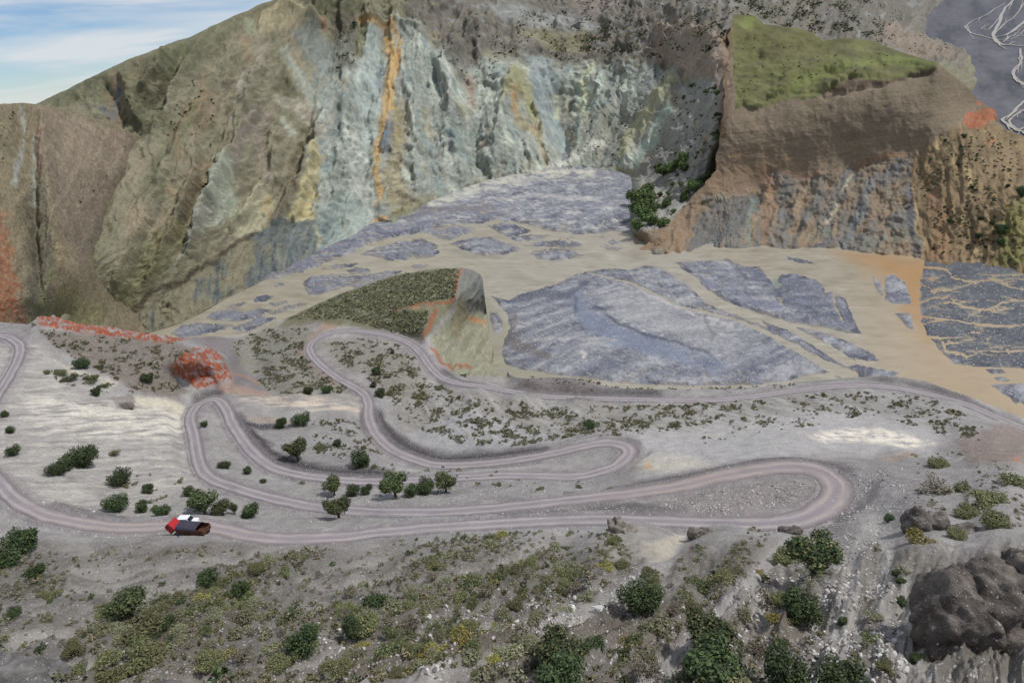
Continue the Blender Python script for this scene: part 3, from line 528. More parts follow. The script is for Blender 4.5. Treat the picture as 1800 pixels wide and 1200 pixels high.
ms.ps((190, 144, 72), [(632, 30), (660, 45), (690, 55), (705, 75), (700, 100)], 5, 5, 0.8); ms.ps((188, 140, 72), [(655, 385), (675, 382)], 5, 4, 0.85)
ms.pp((104, 100, 66), [(625, 40), (645, 40), (650, 50), (635, 95), (622, 90)], 5, 0.8)
ms.pp((150, 112, 86), [(815, 140), (835, 130), (835, 190), (826, 200)], 7, 0.6)
ms.pp((158, 150, 100), [(905, 118), (925, 130), (948, 200), (955, 250), (935, 215), (905, 170), (880, 210), (885, 170)], 7, 0.75); ms.ps((178, 136, 68), [(905, 175), (908, 205)], 5, 6, 0.8); ms.ps((166, 140, 88), [(915, 215), (945, 240), (958, 285)], 5, 7, 0.7)
ms.pp((142, 150, 154), [(925, 95), (970, 105), (985, 170), (995, 240), (985, 262), (955, 240), (945, 190)], 7, 0.85)
for k in range(26):
    rs = np.random.RandomState(400 + k); a0 = 972 + rs.rand() * 90; b0 = 105 + rs.rand() * 50; l = 30 + rs.rand() * 90; k1 = (a0 - 1000) / 110
    ms.ps([(186, 194, 178), (190, 186, 150), (150, 164, 162), (128, 108, 92)][k % 4], [(a0, b0), (a0 - 10 * k1, b0 + l * 0.5), (a0 - 32 * k1, b0 + l)], 2.5 + 2 * rs.rand(), 3, 0.7)
for a0 in (1040, 1055, 1093, 1100, 1115): ms.ps((196, 200, 188), [(a0, 138), (a0 - 3, 158)], 3, 3, 0.7)
ms.pp((112, 108, 98), [(1010, 200), (1120, 190), (1150, 190), (1080, 290), (1020, 285), (1005, 255)], 9, 0.6)
ms.pp((146, 146, 142), [(1148, 112), (1150, 140), (1125, 185), (1122, 165)], 4, 0.8)
ms.pp((160, 154, 120), [(1165, 132), (1192, 138), (1150, 205), (1105, 275), (1088, 288), (1085, 270), (1120, 200)], 5, 0.85); ms.pp((164, 176, 164), [(1178, 175), (1186, 195), (1150, 255), (1118, 300), (1110, 292), (1140, 230)], 3, 0.9)
ms.pp((152, 148, 144), [(1195, 140), (1272, 130), (1290, 260), (1260, 330), (1150, 420), (1108, 404), (1115, 320), (1150, 255), (1188, 195)], 6, 0.9)
ms.ps((142, 116, 96), [(1282, 60), (1274, 130), (1268, 205)], 12, 6, 0.8); ms.ps((170, 144, 116), [(1262, 225), (1240, 250), (1215, 285)], 5, 5, 0.7); ms.ps((150, 150, 150), [(1285, 250), (1265, 300), (1225, 335), (1190, 370)], 6, 5, 0.7)
ms.pp((140, 110, 84), [(1262, 330), (1240, 370), (1160, 446), (1105, 412), (1150, 400)], 6, 0.85)
ms.pp((188, 184, 174), [(1062, 246), (1062, 258), (1010, 282), (975, 300), (890, 312), (940, 296), (985, 275)], 5, 0.9)
ms.ps((74, 68, 60), [(975, 297), (1000, 293), (1040, 296), (1075, 297)], 2.2, 2, 0.9)
ms.ps((150, 140, 100), [(1078, 301), (1112, 304)], 3, 2, 0.8)
ms.pp((130, 122, 92), [(680, 375), (710, 352), (770, 342), (770, 352), (720, 378), (690, 396)], 4, 0.8)
# undercut toe of the slope: olive terrace scarp over blue-black shale
toe = ms.poly_m([(120, 600), (205, 562), (270, 514), (318, 498), (362, 466), (408, 437), (450, 412), (500, 388), (556, 388), (600, 408), (560, 445), (480, 488), (400, 527), (270, 590)], 4)
st = fbm(A / 7 + B / 60, B / 60, 4, 161, 0.6); st2 = fbm(A / 40, B / 60, 3, 163)
ms.paint((128, 120, 98), toe, 0.9); ms.paint((96, 106, 112), toe * sstep(-0.3, 0.4, 0.5 * st + st2 + 0.9 * (A - 420) / 160), 0.8); ms.paint((70, 76, 80), toe * sstep(0.05, 0.5, st + 0.3 * st2), 0.65); ms.paint((150, 140, 114), toe * sstep(0.2, 0.7, -st), 0.4)
ms.ps((78, 67, 54), [(190, 566), (225, 548), (270, 512), (300, 504), (318, 497), (345, 480), (362, 464), (380, 456), (400, 440), (440, 424), (455, 410)], [4, 6, 4, 5, 3, 4, 2, 4, 3, 4, 2], 2, 0.85)
ms.pp((134, 147, 143), [(556, 392), (600, 330), (640, 345), (660, 385), (610, 420), (560, 445)], 9, 0.6); ms.ps((180, 172, 132), [(556, 405), (558, 432)], 4, 4, 0.6)
ms.ps((104, 92, 74), [(780, 347), (830, 325), (880, 308)], 2.5, 2.5, 0.6)
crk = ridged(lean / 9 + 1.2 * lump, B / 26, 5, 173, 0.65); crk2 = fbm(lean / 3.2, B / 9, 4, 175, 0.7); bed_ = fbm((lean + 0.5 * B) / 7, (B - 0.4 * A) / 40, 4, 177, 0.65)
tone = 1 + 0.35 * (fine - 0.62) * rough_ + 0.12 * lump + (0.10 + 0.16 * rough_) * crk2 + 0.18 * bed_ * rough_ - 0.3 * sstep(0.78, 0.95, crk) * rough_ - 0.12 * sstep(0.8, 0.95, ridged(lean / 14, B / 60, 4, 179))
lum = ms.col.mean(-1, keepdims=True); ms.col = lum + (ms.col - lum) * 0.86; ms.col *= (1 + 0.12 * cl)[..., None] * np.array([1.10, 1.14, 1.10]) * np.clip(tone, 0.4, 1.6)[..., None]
# far side of the crest
back = [PM[:, :1] + np.array([0, 0, 0])]
dirs = rays(am, Tm); dirs[:, 2] = 0
rows = [PM[:, 0] + dirs * k * 60.0 + np.array([0, 0, -k * 22.0]) for k in range(8, 0, -1)]
PMx = np.concatenate([np.stack(rows, 1), PM], 1); MCx = np.concatenate([np.repeat(ms.col[:, :1], 8, 1), ms.col], 1)
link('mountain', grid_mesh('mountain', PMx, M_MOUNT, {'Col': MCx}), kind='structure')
def sheet_sampler(am_, BB_, PP):
    nu, nv = PP.shape[:2]; ar = np.arange(nv)
    def one(a, b):
        u = np.interp(a, am_, np.arange(nu)); i = min(int(u), nu - 2); fu = u - i; r = 0
        for ii, k in ((i, 1 - fu), (i + 1, fu)):
            t = np.interp(b, BB_[ii], ar); j = min(int(t), nv - 2); fv = t - j; r = r + k * (PP[ii, j] * (1 - fv) + PP[ii, j + 1] * fv)
        return r
    def f(a, b):
        a = np.asarray(a, float); b = np.asarray(b, float)
        if a.ndim == 0: return one(float(a), float(b))
        return np.array([one(x, y) for x, y in zip(a.ravel(), b.ravel())]).reshape(a.shape + (3,))
    return f
mount_at = sheet_sampler(am, B, PM)

# ------------------------------------------------------------------ ridge on the left, in front of the mountain
NU2, NV2 = 230, 240; al = np.linspace(-260, 268, NU2)
Tl = np.interp(al, [-260, 0, 40, 75, 130, 190, 240, 256, 268], [178, 183, 181, 185, 197, 215, 238, 252, 300]) + 1.2 * fbm(al / 18, al * 0, 3, 201)
Bl = np.full(NU2, 605.0); v = np.linspace(0, 1, NV2); A = np.repeat(al[:, None], NV2, 1); B = Tl[:, None] + (Bl - Tl)[:, None] * v[None]
ctl = [(-260, 180, 640), (0, 182, 600), (75, 185, 640), (130, 197, 680), (190, 215, 700), (250, 245, 745), (0, 300, 520), (0, 430, 460), (0, 600, 415), (-260, 600, 380), (-260, 400, 440), (75, 300, 540), (110, 400, 510), (130, 495, 495), (110, 570, 490), (150, 320, 590), (200, 300, 650), (170, 450, 566), (235, 300, 700), (268, 300, 790), (220, 450, 640), (260, 600, 560), (180, 600, 510), (60, 520, 440)]
rho = rbf([c[:2] for c in ctl], [c[2] for c in ctl], A, B)
ls = Sheet(A, B, 5, 211, 30); P0 = at_r(A, B, rho); Nn = rays(A, B) * -1.0; Nn[..., 2] = 0.8; Nn /= np.linalg.norm(Nn, axis=-1, keepdims=True)
fan = (A - 75) + 0.0 * B; ang = np.arctan2(B - 120, A + 40)
disp = 9 * ls.gauss([(75, 190), (85, 300), (100, 420), (130, 500)], 14) - 8 * ls.gauss([(30, 200), (45, 330), (60, 450), (80, 560)], 16) - 6 * ls.gauss([(60, 250), (55, 400), (65, 520)], 8)
disp += 4 * (ridged(A / 30 + B / 90, B / 120, 5, 213) - 0.6) + 1.6 * (ridged(ang * 22, (A + B) / 150, 4, 215) - 0.6) + 1.5 * fbm(A / 18, B / 18, 5, 217)
disp *= sstep(0, 0.04, v)[None]
PL = P0 + Nn * disp[..., None]
ls.tex = fbm(A / 9, B / 15, 5, 210, 0.65)
ls.base((116, 106, 88)); n_ = fbm(A / 40, B / 60, 4, 219); ls.paint((104, 98, 80), sstep(0, 0.5, n_), 0.6)
ls.pp((130, 116, 104), [(75, 190), (240, 240), (250, 270), (180, 400), (130, 500), (110, 430), (85, 300)], 8, 0.8)
ls.pp((136, 122, 100), [(85, 300), (110, 420), (140, 440), (130, 490), (105, 480), (95, 420)], 6, 0.7)
ls.pp((90, 88, 78), [(40, 330), (75, 300), (95, 430), (80, 560), (55, 560), (50, 450)], 8, 0.7)
ls.pp((96, 92, 84), [(235, 262), (245, 275), (205, 370), (165, 450), (150, 430), (200, 340)], 6, 0.6)
ls.ps((148, 150, 146), [(38, 190), (40, 230), (28, 290), (24, 320)], 4, 4, 0.8); ls.ps((142, 144, 138), [(60, 240), (55, 300), (50, 345)], 4, 4, 0.75); ls.ps((152, 112, 116), [(70, 230), (72, 280), (72, 305)], 4, 5, 0.55)
sdk = fbm(ang * 60, (A + B) / 90, 3, 221); ls.paint((96, 86, 80), sstep(0.2, 0.5, sdk) * sstep(75, 110, A), 0.45); ls.paint((84, 80, 72), sstep(0.15, 0.4, fbm(A / 8, B / 8, 3, 223)) * sstep(40, 10, A) * sstep(330, 200, B), 0.7)
red = sstep(0.05, -0.15, (A - 8 - 0.18 * (B - 360)) / 60 + 0.35 * fbm(A / 12 - B / 20, B / 16, 4, 225)) * sstep(350, 400, B)
ls.paint((134, 80, 56), red, 0.7); ls.paint((128, 116, 100), red * sstep(0.1, 0.4, fbm(A / 10 - B / 14, B / 14, 3, 227)), 0.6)
ls.ps((100, 112, 60), [(60, 545), (75, 500), (95, 470)], 4, 6, 0.5); ls.pp((112, 110, 76), [(50, 600), (75, 540), (110, 500), (180, 540), (180, 610)], 12, 0.7)
ls.col *= np.array([1.32, 1.34, 1.28]) * np.clip(1 + 0.4 * fbm(A / 4, B / 7, 5, 229, 0.65) + 0.1 * sdk, 0.6, 1.4)[..., None]
dirs = rays(al, Tl); dirs[:, 2] = 0
PLx = np.concatenate([np.stack([PL[:, 0] + dirs * k * 14 + np.array([0, 0, -k * k * 1.6]) for k in range(8, 0, -1)], 1), PL], 1)
link('ridge', grid_mesh('ridge', PLx, M_MOUNT, {'Col': np.concatenate([np.repeat(ls.col[:, :1], 8, 1), ls.col], 1)}), kind='structure')
ridge_at = sheet_sampler(al, B, PL)

# ------------------------------------------------------------------ bluff with the green meadow on top
BT = [(1128, 436), (1150, 412), (1200, 366), (1240, 319), (1258, 300), (1264, 250), (1270, 200), (1276, 110), (1284, 45), (1290, 28), (1297, 26), (1327, 28), (1343, 43), (1400, 50), (1427, 57), (1447, 72), (1483, 67), (1533, 72), (1557, 82), (1600, 97), (1650, 112), (1667, 127), (1700, 153), (1720, 177), (1740, 189), (1750, 193), (1754, 215), (1767, 227), (1800, 240), (2060, 330)]
BB = [(1128, 440), (1150, 446), (1200, 443), (1260, 434), (1300, 437), (1345, 432), (1380, 438), (1440, 435), (1480, 438), (1520, 444), (1600, 453), (1630, 459), (1660, 466), (1700, 463), (1745, 469), (1790, 479), (2060, 486)]
NU3, NV3 = 470, 260
ab = np.concatenate([np.linspace(1128, 1256, 60)[:-1], np.linspace(1256, 1292, 50)[:-1], np.linspace(1292, 2060, NU3 - 108)])
Tb = np.interp(ab, *zip(*BT)) + 1.2 * fbm(ab / 14, ab * 0, 4, 301) * sstep(1300, 1320, ab); Bb = np.interp(ab, *zip(*BB)) + 1.6 * fbm(ab / 20, ab * 0, 4, 303) + 2
NU3 = len(ab); A = np.repeat(ab[:, None], NV3, 1); v = np.linspace(0, 1, NV3); Bu = 20 + (Bb[:, None] - 20) * v[None]; B = np.maximum(Bu, Tb[:, None] + 0.012 * (Bu - 20)); v = (B - Tb[:, None]) / (Bb - Tb)[:, None]; A = A + 9 * fbm(B / 26, B * 0, 4, 305, 0.6) * sstep(1345, 1262, A) * sstep(0.999, 0.9, v)
ctl = [(a_, b_, float(rho0(a_, b_))) for a_, b_ in BB[:-1]] + [(2060, 486, 560.)]
ctl += [(1290, 30, 1010), (1330, 30, 1010), (1400, 52, 960), (1447, 72, 920), (1533, 72, 900), (1600, 97, 810), (1648, 114, 742), (1300, 190, 742), (1380, 178, 738), (1440, 165, 736), (1480, 152, 735), (1560, 140, 732), (1290, 110, 880), (1400, 100, 860), (1500, 110, 800), (1280, 200, 735), (1268, 260, 712),
        (1240, 330, 690), (1200, 380, 665), (1330, 330, 690), (1400, 308, 690), (1500, 286, 690), (1600, 270, 690), (1300, 300, 700), (1700, 160, 760), (1720, 180, 770), (1745, 200, 740), (1800, 245, 740), (1700, 250, 680), (1700, 350, 620), (1800, 350, 610), (1620, 330, 650), (2060, 340, 720), (1450, 360, 645), (1350, 380, 645)]
rho = rbf([c[:2] for c in ctl], [c[2] for c in ctl], A, B)
bs = Sheet(A, B, 13, 311, 46); b6 = Sheet(A, B, 5, 313, 16)
MEAD = [(1290, 20), (1327, 20), (1345, 40), (1400, 46), (1427, 52), (1447, 68), (1483, 62), (1533, 66), (1557, 76), (1600, 92), (1652, 110), (1645, 116), (1560, 139), (1490, 138), (1470, 152), (1440, 167), (1415, 175), (1385, 172), (1360, 182), (1325, 192), (1305, 186), (1296, 190), (1291, 130), (1289, 60)]
mead = b6.poly_m(MEAD, 3.5); low = bs.poly_m([(1225, 345), (1335, 334), (1352, 302), (1400, 312), (1500, 288), (1600, 272), (1640, 250), (1700, 222), (2060, 300), (2060, 500), (1100, 500)], 9)
rt = bs.poly_m([(1600, 290), (1640, 250), (1700, 215), (1750, 190), (2060, 300), (2060, 500), (1622, 500), (1612, 400)], 6)
diag = A + 0.42 * (B - 300) * sstep(1650, 1560, A); strt = fbm(A / 120, (B + 0.12 * (A - 1300)) / 5.5, 5, 321, 0.6)
diag = diag + 16 * fbm(A / 50, B / 40, 4, 322); ribs = ridged(diag / 44, B / 110, 5, 323, 0.6); vert = ridged((A + 12 * fbm(A / 40, B / 40, 4, 344)) / 22, B / 90, 5, 325, 0.55)
disp = low * (1 - rt) * (10 * (ribs - 0.6) + 4 * fbm(A / 26, B / 22, 5, 324, 0.6)) + rt * (4.5 * (vert - 0.6) + 3 * fbm(A / 20, B / 25, 4, 327)) + (1 - low) * (1 - mead) * (0.22 * strt + 1.5 * fbm(A / 34, B / 40, 5, 329, 0.55) + 2.2 * (ridged(A / 40 + 0.4 * fbm(A / 60, B / 30, 3, 334), B / 120, 5, 331) - 0.6))
disp += mead * (7 * fbm(A / 40 + B / 60, B / 22, 4, 333)) + 6 * bs.gauss([(1300, 190), (1400, 130), (1500, 95)], 10) * mead + 6 * bs.gauss([(1440, 165), (1480, 140), (1540, 125)], 8) * mead - 5 * bs.gauss([(1345, 180), (1420, 145), (1480, 120)], 9) * mead - 6 * bs.gauss([(1300, 110), (1380, 90), (1440, 80)], 9) * mead
disp -= 6 * bs.gauss([(1440, 172), (1480, 158), (1560, 146), (1640, 122)], 5)
disp *= sstep(0, 0.05, v) * sstep(1, 0.985, v)
P0 = at_r(A, B, rho); Nn = rays(A, B) * -1.0; Nn[..., 2] = 0.6; Nn /= np.linalg.norm(Nn, axis=-1, keepdims=True)
PB = P0 + Nn * disp[..., None]
bs.tex = fbm(A / 9, B / 12, 5, 310, 0.65)
bs.base((130, 116, 98)); bs.paint((110, 96, 80), sstep(0, 0.5, strt), 0.45); bs.paint((158, 132, 104), sstep(0.2, 0.6, -strt) * sstep(180, 300, B), 0.6)
bs.paint((112, 102, 88), sstep(260, 180, B) * 1.0, 0.5); bs.pp((138, 114, 92), [(1230, 345), (1262, 270), (1340, 265), (1420, 280), (1400, 315), (1340, 340)], 14, 0.6)
bs.ps((150, 106, 72), [(1395, 312), (1440, 305), (1500, 290), (1560, 275), (1592, 272)], 3.5, 3, 0.85); bs.ps((96, 76, 60), [(1440, 309), (1500, 294), (1560, 280)], 1.5, 1.5, 0.7)
lo = low * (1 - rt); diag = diag + 10 * fbm(A / 40, B / 40, 4, 340); dn = fbm(diag / 26, B / 100, 5, 341, 0.6); dn2 = fbm(diag / 60, B / 50, 4, 343)
bs.paint((140, 122, 102), lo, 0.95); bs.paint((110, 113, 116), lo * sstep(-0.3, 0.25, dn + 0.4 * dn2), 0.85); bs.paint((120, 130, 126), lo * sstep(0.15, 0.5, -dn2 + 0.4 * dn), 0.45); bs.paint((164, 148, 126), lo * sstep(0.3, 0.55, -dn), 0.5); bs.paint((96, 100, 108), lo * sstep(0.3, 0.6, dn), 0.5)
bs.pp((99, 102, 106), [(1212, 440), (1222, 395), (1255, 355), (1335, 336), (1325, 365), (1300, 400), (1262, 440)], 6, 0.8); bs.ps((120, 140, 134), [(1318, 350), (1312, 432)], 4, 4, 0.7); bs.ps((98, 104, 112), [(1345, 375), (1330, 435)], 7, 4, 0.75)
bs.ps((150, 120, 94), [(1345, 300), (1355, 350), (1345, 432)], [8, 12, 10], 6, 0.75); bs.ps((116, 123, 128), [(1542, 308), (1515, 370), (1480, 430)], [5, 7, 9], 4, 0.75); bs.ps((184, 172, 152), [(1495, 300), (1470, 360), (1445, 400)], 2.5, 3, 0.8)
bs.ps((98, 102, 112), [(1598, 300), (1600, 370), (1612, 450)], [4, 9, 12], 5, 0.7); bs.ps((180, 162, 122), [(1604, 300), (1612, 370), (1622, 450)], 3, 3, 0.7)
bs.pp((138, 114, 90), [(1262, 300), (1240, 330), (1190, 375), (1130, 440), (1200, 445), (1215, 400), (1240, 352)], 5, 0.8)
vt = fbm((A + 12 * fbm(A / 40, B / 40, 4, 344)) / 20, B / 70, 5, 345, 0.6)
bs.paint((138, 118, 88), rt, 0.9); bs.paint((104, 92, 70), rt * sstep(0, 0.4, vt), 0.7); bs.paint((188, 166, 122), rt * sstep(0.3, 0.55, -vt), 0.75); bs.pp((124, 126, 70), [(1770, 360), (1820, 340), (1820, 470), (1745, 468)], 12, 0.7)
bs.ps((192, 172, 128), [(1664, 258), (1666, 285)], 5, 4, 0.8); bs.pp((150, 110, 84), [(1622, 300), (1640, 400), (1620, 460), (1680, 460), (1660, 350)], 10, 0.4)
bs.pp((164, 96, 64), [(1696, 205), (1720, 196), (1738, 189), (1747, 191), (1747, 212), (1722, 228), (1697, 222)], 2.5, 0.95); bs.pp((164, 104, 74), [(1715, 176), (1722, 174), (1730, 186), (1722, 188)], 2, 0.9); bs.pp((164, 106, 78), [(1742, 242), (1750, 240), (1754, 252), (1742, 256)], 2, 0.85)
bs.pp((84, 70, 60), [(1452, 158), (1490, 139), (1560, 137), (1648, 114), (1640, 122), (1580, 140), (1500, 150), (1462, 158)], 2.2, 0.95); bs.ps((150, 134, 118), [(1448, 165), (1500, 153), (1560, 147)], 3, 3, 0.6)
bs.ps((106, 84, 66), [(1284, 60), (1276, 130), (1270, 205), (1268, 240)], 9, 4, 0.85)
gm_ = fbm(A / 50 + B / 40, B / 16 - A / 70, 4, 351)
bs.paint((104, 106, 66), np.maximum(mead, 0), 1.0); bs.paint((104, 106, 66), mead, 1.0); bs.paint((104, 106, 66), mead, 1.0); bs.paint((118, 122, 72), mead * sstep(0.0, 0.5, gm_), 0.8); bs.paint((88, 86, 62), mead * sstep(0.05, 0.5, -gm_), 0.75)
bs.ps((116, 130, 66), [(1400, 150), (1470, 120), (1560, 105), (1630, 108)], 9, 8, 0.6 ); bs.paint((98, 92, 60), mead * b6.stroke_m([(1300, 60), (1370, 70), (1430, 75), (1440, 90), (1360, 95)], 12, 10), 0.5); bs.pp((126, 138, 74), [(1292, 45), (1310, 28), (1330, 30), (1320, 50)], 4, 0.7)
bs.paint((124, 104, 88), (1 - mead) * sstep(95, 75, B) * sstep(1292, 1300, A), 0.8)
lum = bs.col.mean(-1, keepdims=True); bs.col = lum + (bs.col - lum) * 0.85; bs.col *= np.array([1.06, 1.03, 0.95]) * np.clip(1 + 0.32 * fbm(A / 4, B / 4, 4, 353, 0.65) * (1 - 0.6 * mead) + 0.12 * (ribs - 0.6) * lo, 0.6, 1.4)[..., None]
dirs = rays(ab, Tb); dirs[:, 2] = 0
PBx = np.concatenate([np.stack([PB[:, 0] + dirs * k * 22 + np.array([0, 0, -k * 13.0 - 4]) for k in range(10, 0, -1)], 1), PB], 1)
link('bluff', grid_mesh('bluff', PBx, M_BLUFF, {'Col': np.concatenate([np.repeat(bs.col[:, :1], 10, 1), bs.col], 1)}), kind='structure')
bluff_at = sheet_sampler(ab, B, PB)

# ================================================================== NEAR SLOPES WITH THE SWITCHBACK ROAD
ROADP = [(-90, 600, 93), (-40, 592, 92.5), (0, 590, 92), (20, 595, 0), (35, 608, 91), (32, 630, 0), (17, 660, 0), (0, 687, 90), (-25, 730, 0), (-38, 780, 89), (-25, 822, 0), (0, 850, 88), (20, 872, 0), (67, 900, 0), (133, 917, 86), (200, 926, 0), (267, 926, 0), (333, 921, 84.5), (383, 928, 0), (433, 940, 0), (483, 946, 0), (550, 946, 0), (600, 943, 82.5), (667, 935, 0), (767, 927, 0), (867, 921, 0),
 (967, 915, 80), (1067, 913, 0), (1200, 917, 0), (1333, 920, 78), (1400, 914, 0), (1440, 899, 0), (1465, 879, 0), (1471, 857, 77), (1457, 838, 0), (1427, 824, 0), (1387, 820, 76), (1333, 825, 0), (1267, 837, 0), (1200, 853, 0), (1100, 868, 74), (1000, 879, 0), (900, 890, 0), (800, 898, 72), (700, 900, 0), (617, 897, 71), (533, 887, 0), (467, 872, 0), (417, 858, 69.5), (370, 840, 0), (351, 817, 0), (345, 790, 68), (340, 763, 0), (335, 743, 0), (336, 728, 67),
 (348, 712, 0), (367, 703, 66), (386, 704, 0), (398, 720, 0), (408, 743, 65), (427, 773, 0), (450, 800, 0), (483, 823, 63.5), (533, 835, 0), (600, 843, 0), (667, 846, 62), (733, 843, 0), (833, 838, 0), (900, 835, 60.5), (1000, 837, 0), (1043, 832, 59.5), (1080, 820, 0), (1099, 806, 0), (1106, 794, 58.5), (1097, 783, 0), (1072, 778, 0), (1040, 781, 58), (1000, 790, 0), (933, 804, 0), (867, 813, 56.5), (815, 817, 0), (767, 817, 55.5), (733, 809, 0), (693, 792, 54.5), (668, 772, 0),
 (654, 750, 53), (648, 730, 0), (647, 707, 51.5), (637, 690, 0), (613, 675, 0), (587, 660, 49), (563, 640, 0), (547, 622, 0), (546, 605, 46.5), (567, 590, 0), (600, 582, 45), (633, 582, 0), (683, 590, 44), (717, 602, 0), (737, 618, 0), (753, 640, 42.5), (773, 661, 0), (800, 672, 41.5), (850, 679, 0), (900, 688, 0), (967, 697, 39.5), (1080, 701, 0), (1200, 703, 37), (1267, 702, 0), (1333, 695, 0), (1400, 686, 0), (1467, 679, 34), (1533, 678, 0), (1583, 683, 0), (1633, 693, 32),
 (1700, 711, 0), (1750, 732, 0), (1800, 752, 29), (1870, 782, 0), (1960, 815, 26)]
rp = np.array([p[:2] for p in ROADP], float); arc = np.concatenate([[0], np.cumsum(np.hypot(*np.diff(rp, axis=0).T))]); kz = [i for i, p in enumerate(ROADP) if p[2]]
rz_ = np.interp(arc, arc[kz], [ROADP[i][2] for i in kz])
RC = catmull(at_z(rp[:, 0], rp[:, 1], rz_), 8)                                     # road centre line in the place
hwk = np.interp(np.arange(len(ROADP)), [0, 28, 31, 36, 40, 68, 74, 78, 118], [1.9, 2.1, 3.4, 3.2, 2.2, 2.1, 2.7, 2.2, 2.3])
RHW = np.interp(np.linspace(0, len(ROADP) - 1, len(RC)), np.arange(len(ROADP)), hwk)
NT = [(-220, 575), (-60, 566), (0, 566), (50, 570), (64, 560), (72, 556), (100, 557), (118, 563), (140, 570), (180, 573), (230, 582), (300, 592), (330, 594), (420, 588), (470, 571), (520, 552), (560, 533), (600, 515), (650, 497), (700, 482), (760, 473), (812, 470), (830, 474), (843, 481), (848, 488), (852, 522), (858, 575), (868, 618), (875, 640), (884, 656), (895, 663), (930, 665), (960, 663), (1010, 664), (1040, 672), (1080, 681), (1150, 684), (1300, 682), (1400, 672), (1500, 663), (1560, 660), (1620, 668), (1700, 695), (1800, 735), (2050, 830)]
an = np.concatenate([np.linspace(-220, 840, 450)[:-1], np.linspace(840, 900, 40)[:-1], np.linspace(900, 2020, 460)]); NUn = len(an); NVn = 440
Tn = np.interp(an, *zip(*NT)); Tn = Tn + 1.6 * fbm(an / 12, an * 0, 4, 401) * sstep(30, 60, an) - 7 * np.clip(fbm(an / 11, an * 0, 4, 403, 0.65) - 0.02, 0, 1) * sstep(56, 70, an) * sstep(338, 310, an)
Bu = np.concatenate([np.linspace(466, 560, 40)[:-1], np.linspace(560, 960, 261)[:-1], np.linspace(960, 1330, 140)])[None]; NVn = Bu.shape[1]
A = np.repeat(an[:, None], NVn, 1); B = np.maximum(Bu, Tn[:, None] + 0.012 * (Bu - 466)); v = (B - Tn[:, None]) / (1330 - Tn[:, None])
ctl = [(p[0], p[1], z) for p, z in zip(ROADP, rz_)]
def fore(a_, b_, s=0.56, z0=83.0, D0=118.0):
    d = rays(np.array(a_, float), np.array(b_, float)); t = (z0 + s * D0 - CAMZ) / (d[2] + s * d[1]); return float(CAMZ + t * d[2])
for a_ in range(-220, 2021, 140):
    for b_ in (1010, 1080, 1150, 1220, 1330): ctl.append((a_, b_, fore(a_, b_)))
ctl += [(-220, 575, 97), (-220, 700, 96), (-220, 850, 94), (0, 566, 92.5), (100, 640, 87), (100, 700, 86), (100, 780, 85.5), (100, 850, 85.5), (200, 690, 80), (200, 750, 79), (200, 820, 79.5), (200, 880, 83), (270, 720, 73), (290, 780, 73), (280, 840, 76), (330, 880, 79), (72, 557, 93), (140, 571, 89), (230, 583, 82), (300, 593, 77), (345, 612, 72.5), (385, 630, 69), (408, 668, 65), (350, 692, 67.4), (382, 688, 66.3), (365, 660, 69), (150, 620, 86), (240, 640, 81), (300, 660, 75), (330, 695, 68), (410, 688, 64.5),
        (420, 640, 47), (430, 610, 42), (350, 596, 40), (440, 672, 47), (480, 640, 45), (480, 600, 42), (520, 570, 41), (560, 560, 42), (540, 670, 48), (600, 685, 50.5), (470, 686, 50), (450, 697, 62.5), (520, 696, 58.5), (590, 694, 54), (620, 705, 54), (480, 740, 62), (560, 740, 58.5), (600, 780, 58), (540, 800, 61), (660, 820, 60), (440, 740, 63.5), (370, 760, 67), (385, 810, 67),
        (520, 552, 36), (600, 515, 45), (700, 482, 50.5), (812, 470, 53), (848, 490, 40), (700, 540, 50), (770, 532, 51), (800, 520, 51.5), (810, 490, 52), (750, 590, 46.5), (640, 560, 46), (838, 530, 32), (853, 545, 9), (866, 600, 1), (876, 642, 0.5), (890, 662, 0.5), (840, 600, 11), (810, 580, 28), (790, 620, 33), (830, 645, 14), (860, 655, 4), (800, 655, 36), (780, 640, 39.5), (775, 560, 47),
        (930, 666, 38.5), (1000, 665, 40.5), (1080, 682, 38.5), (1200, 684, 36.8), (1300, 683, 35.5), (1400, 673, 34.5), (1560, 661, 33), (1620, 669, 32), (1700, 696, 30.5), (1800, 736, 28.5), (2020, 820, 24), (1650, 640, 33),
        (700, 650, 46), (620, 630, 47), (700, 700, 49.5), (760, 720, 49), (900, 730, 47.5), (1000, 740, 48.5), (900, 770, 53), (1100, 740, 48), (1200, 740, 47), (1200, 780, 58), (1350, 740, 49), (1350, 780, 65), (1500, 720, 43), (1500, 760, 55), (1500, 800, 70), (1560, 830, 77), (1600, 760, 57), (1650, 720, 41), (1700, 760, 58), (1750, 770, 61), (1800, 790, 68), (1600, 880, 86), (1700, 850, 84), (1800, 850, 86), (1700, 930, 95), (1800, 930, 98), (2020, 900, 98), (1550, 930, 87), (1430, 965, 87), (1200, 955, 85), (1000, 955, 86), (1300, 870, 77.6), (1200, 885, 77.4), (1150, 815, 66), (900, 862, 66.5), (700, 872, 66.8), (500, 850, 66.8)]
Zn = rbf([c[:2] for c in ctl], [c[2] for c in ctl], A, B, 2e-3); pass
P = at_z(A, B, Zn)
ns = Sheet(A, B, 5, 411, 26); nf = Sheet(A, B, 2.2, 413, 10)
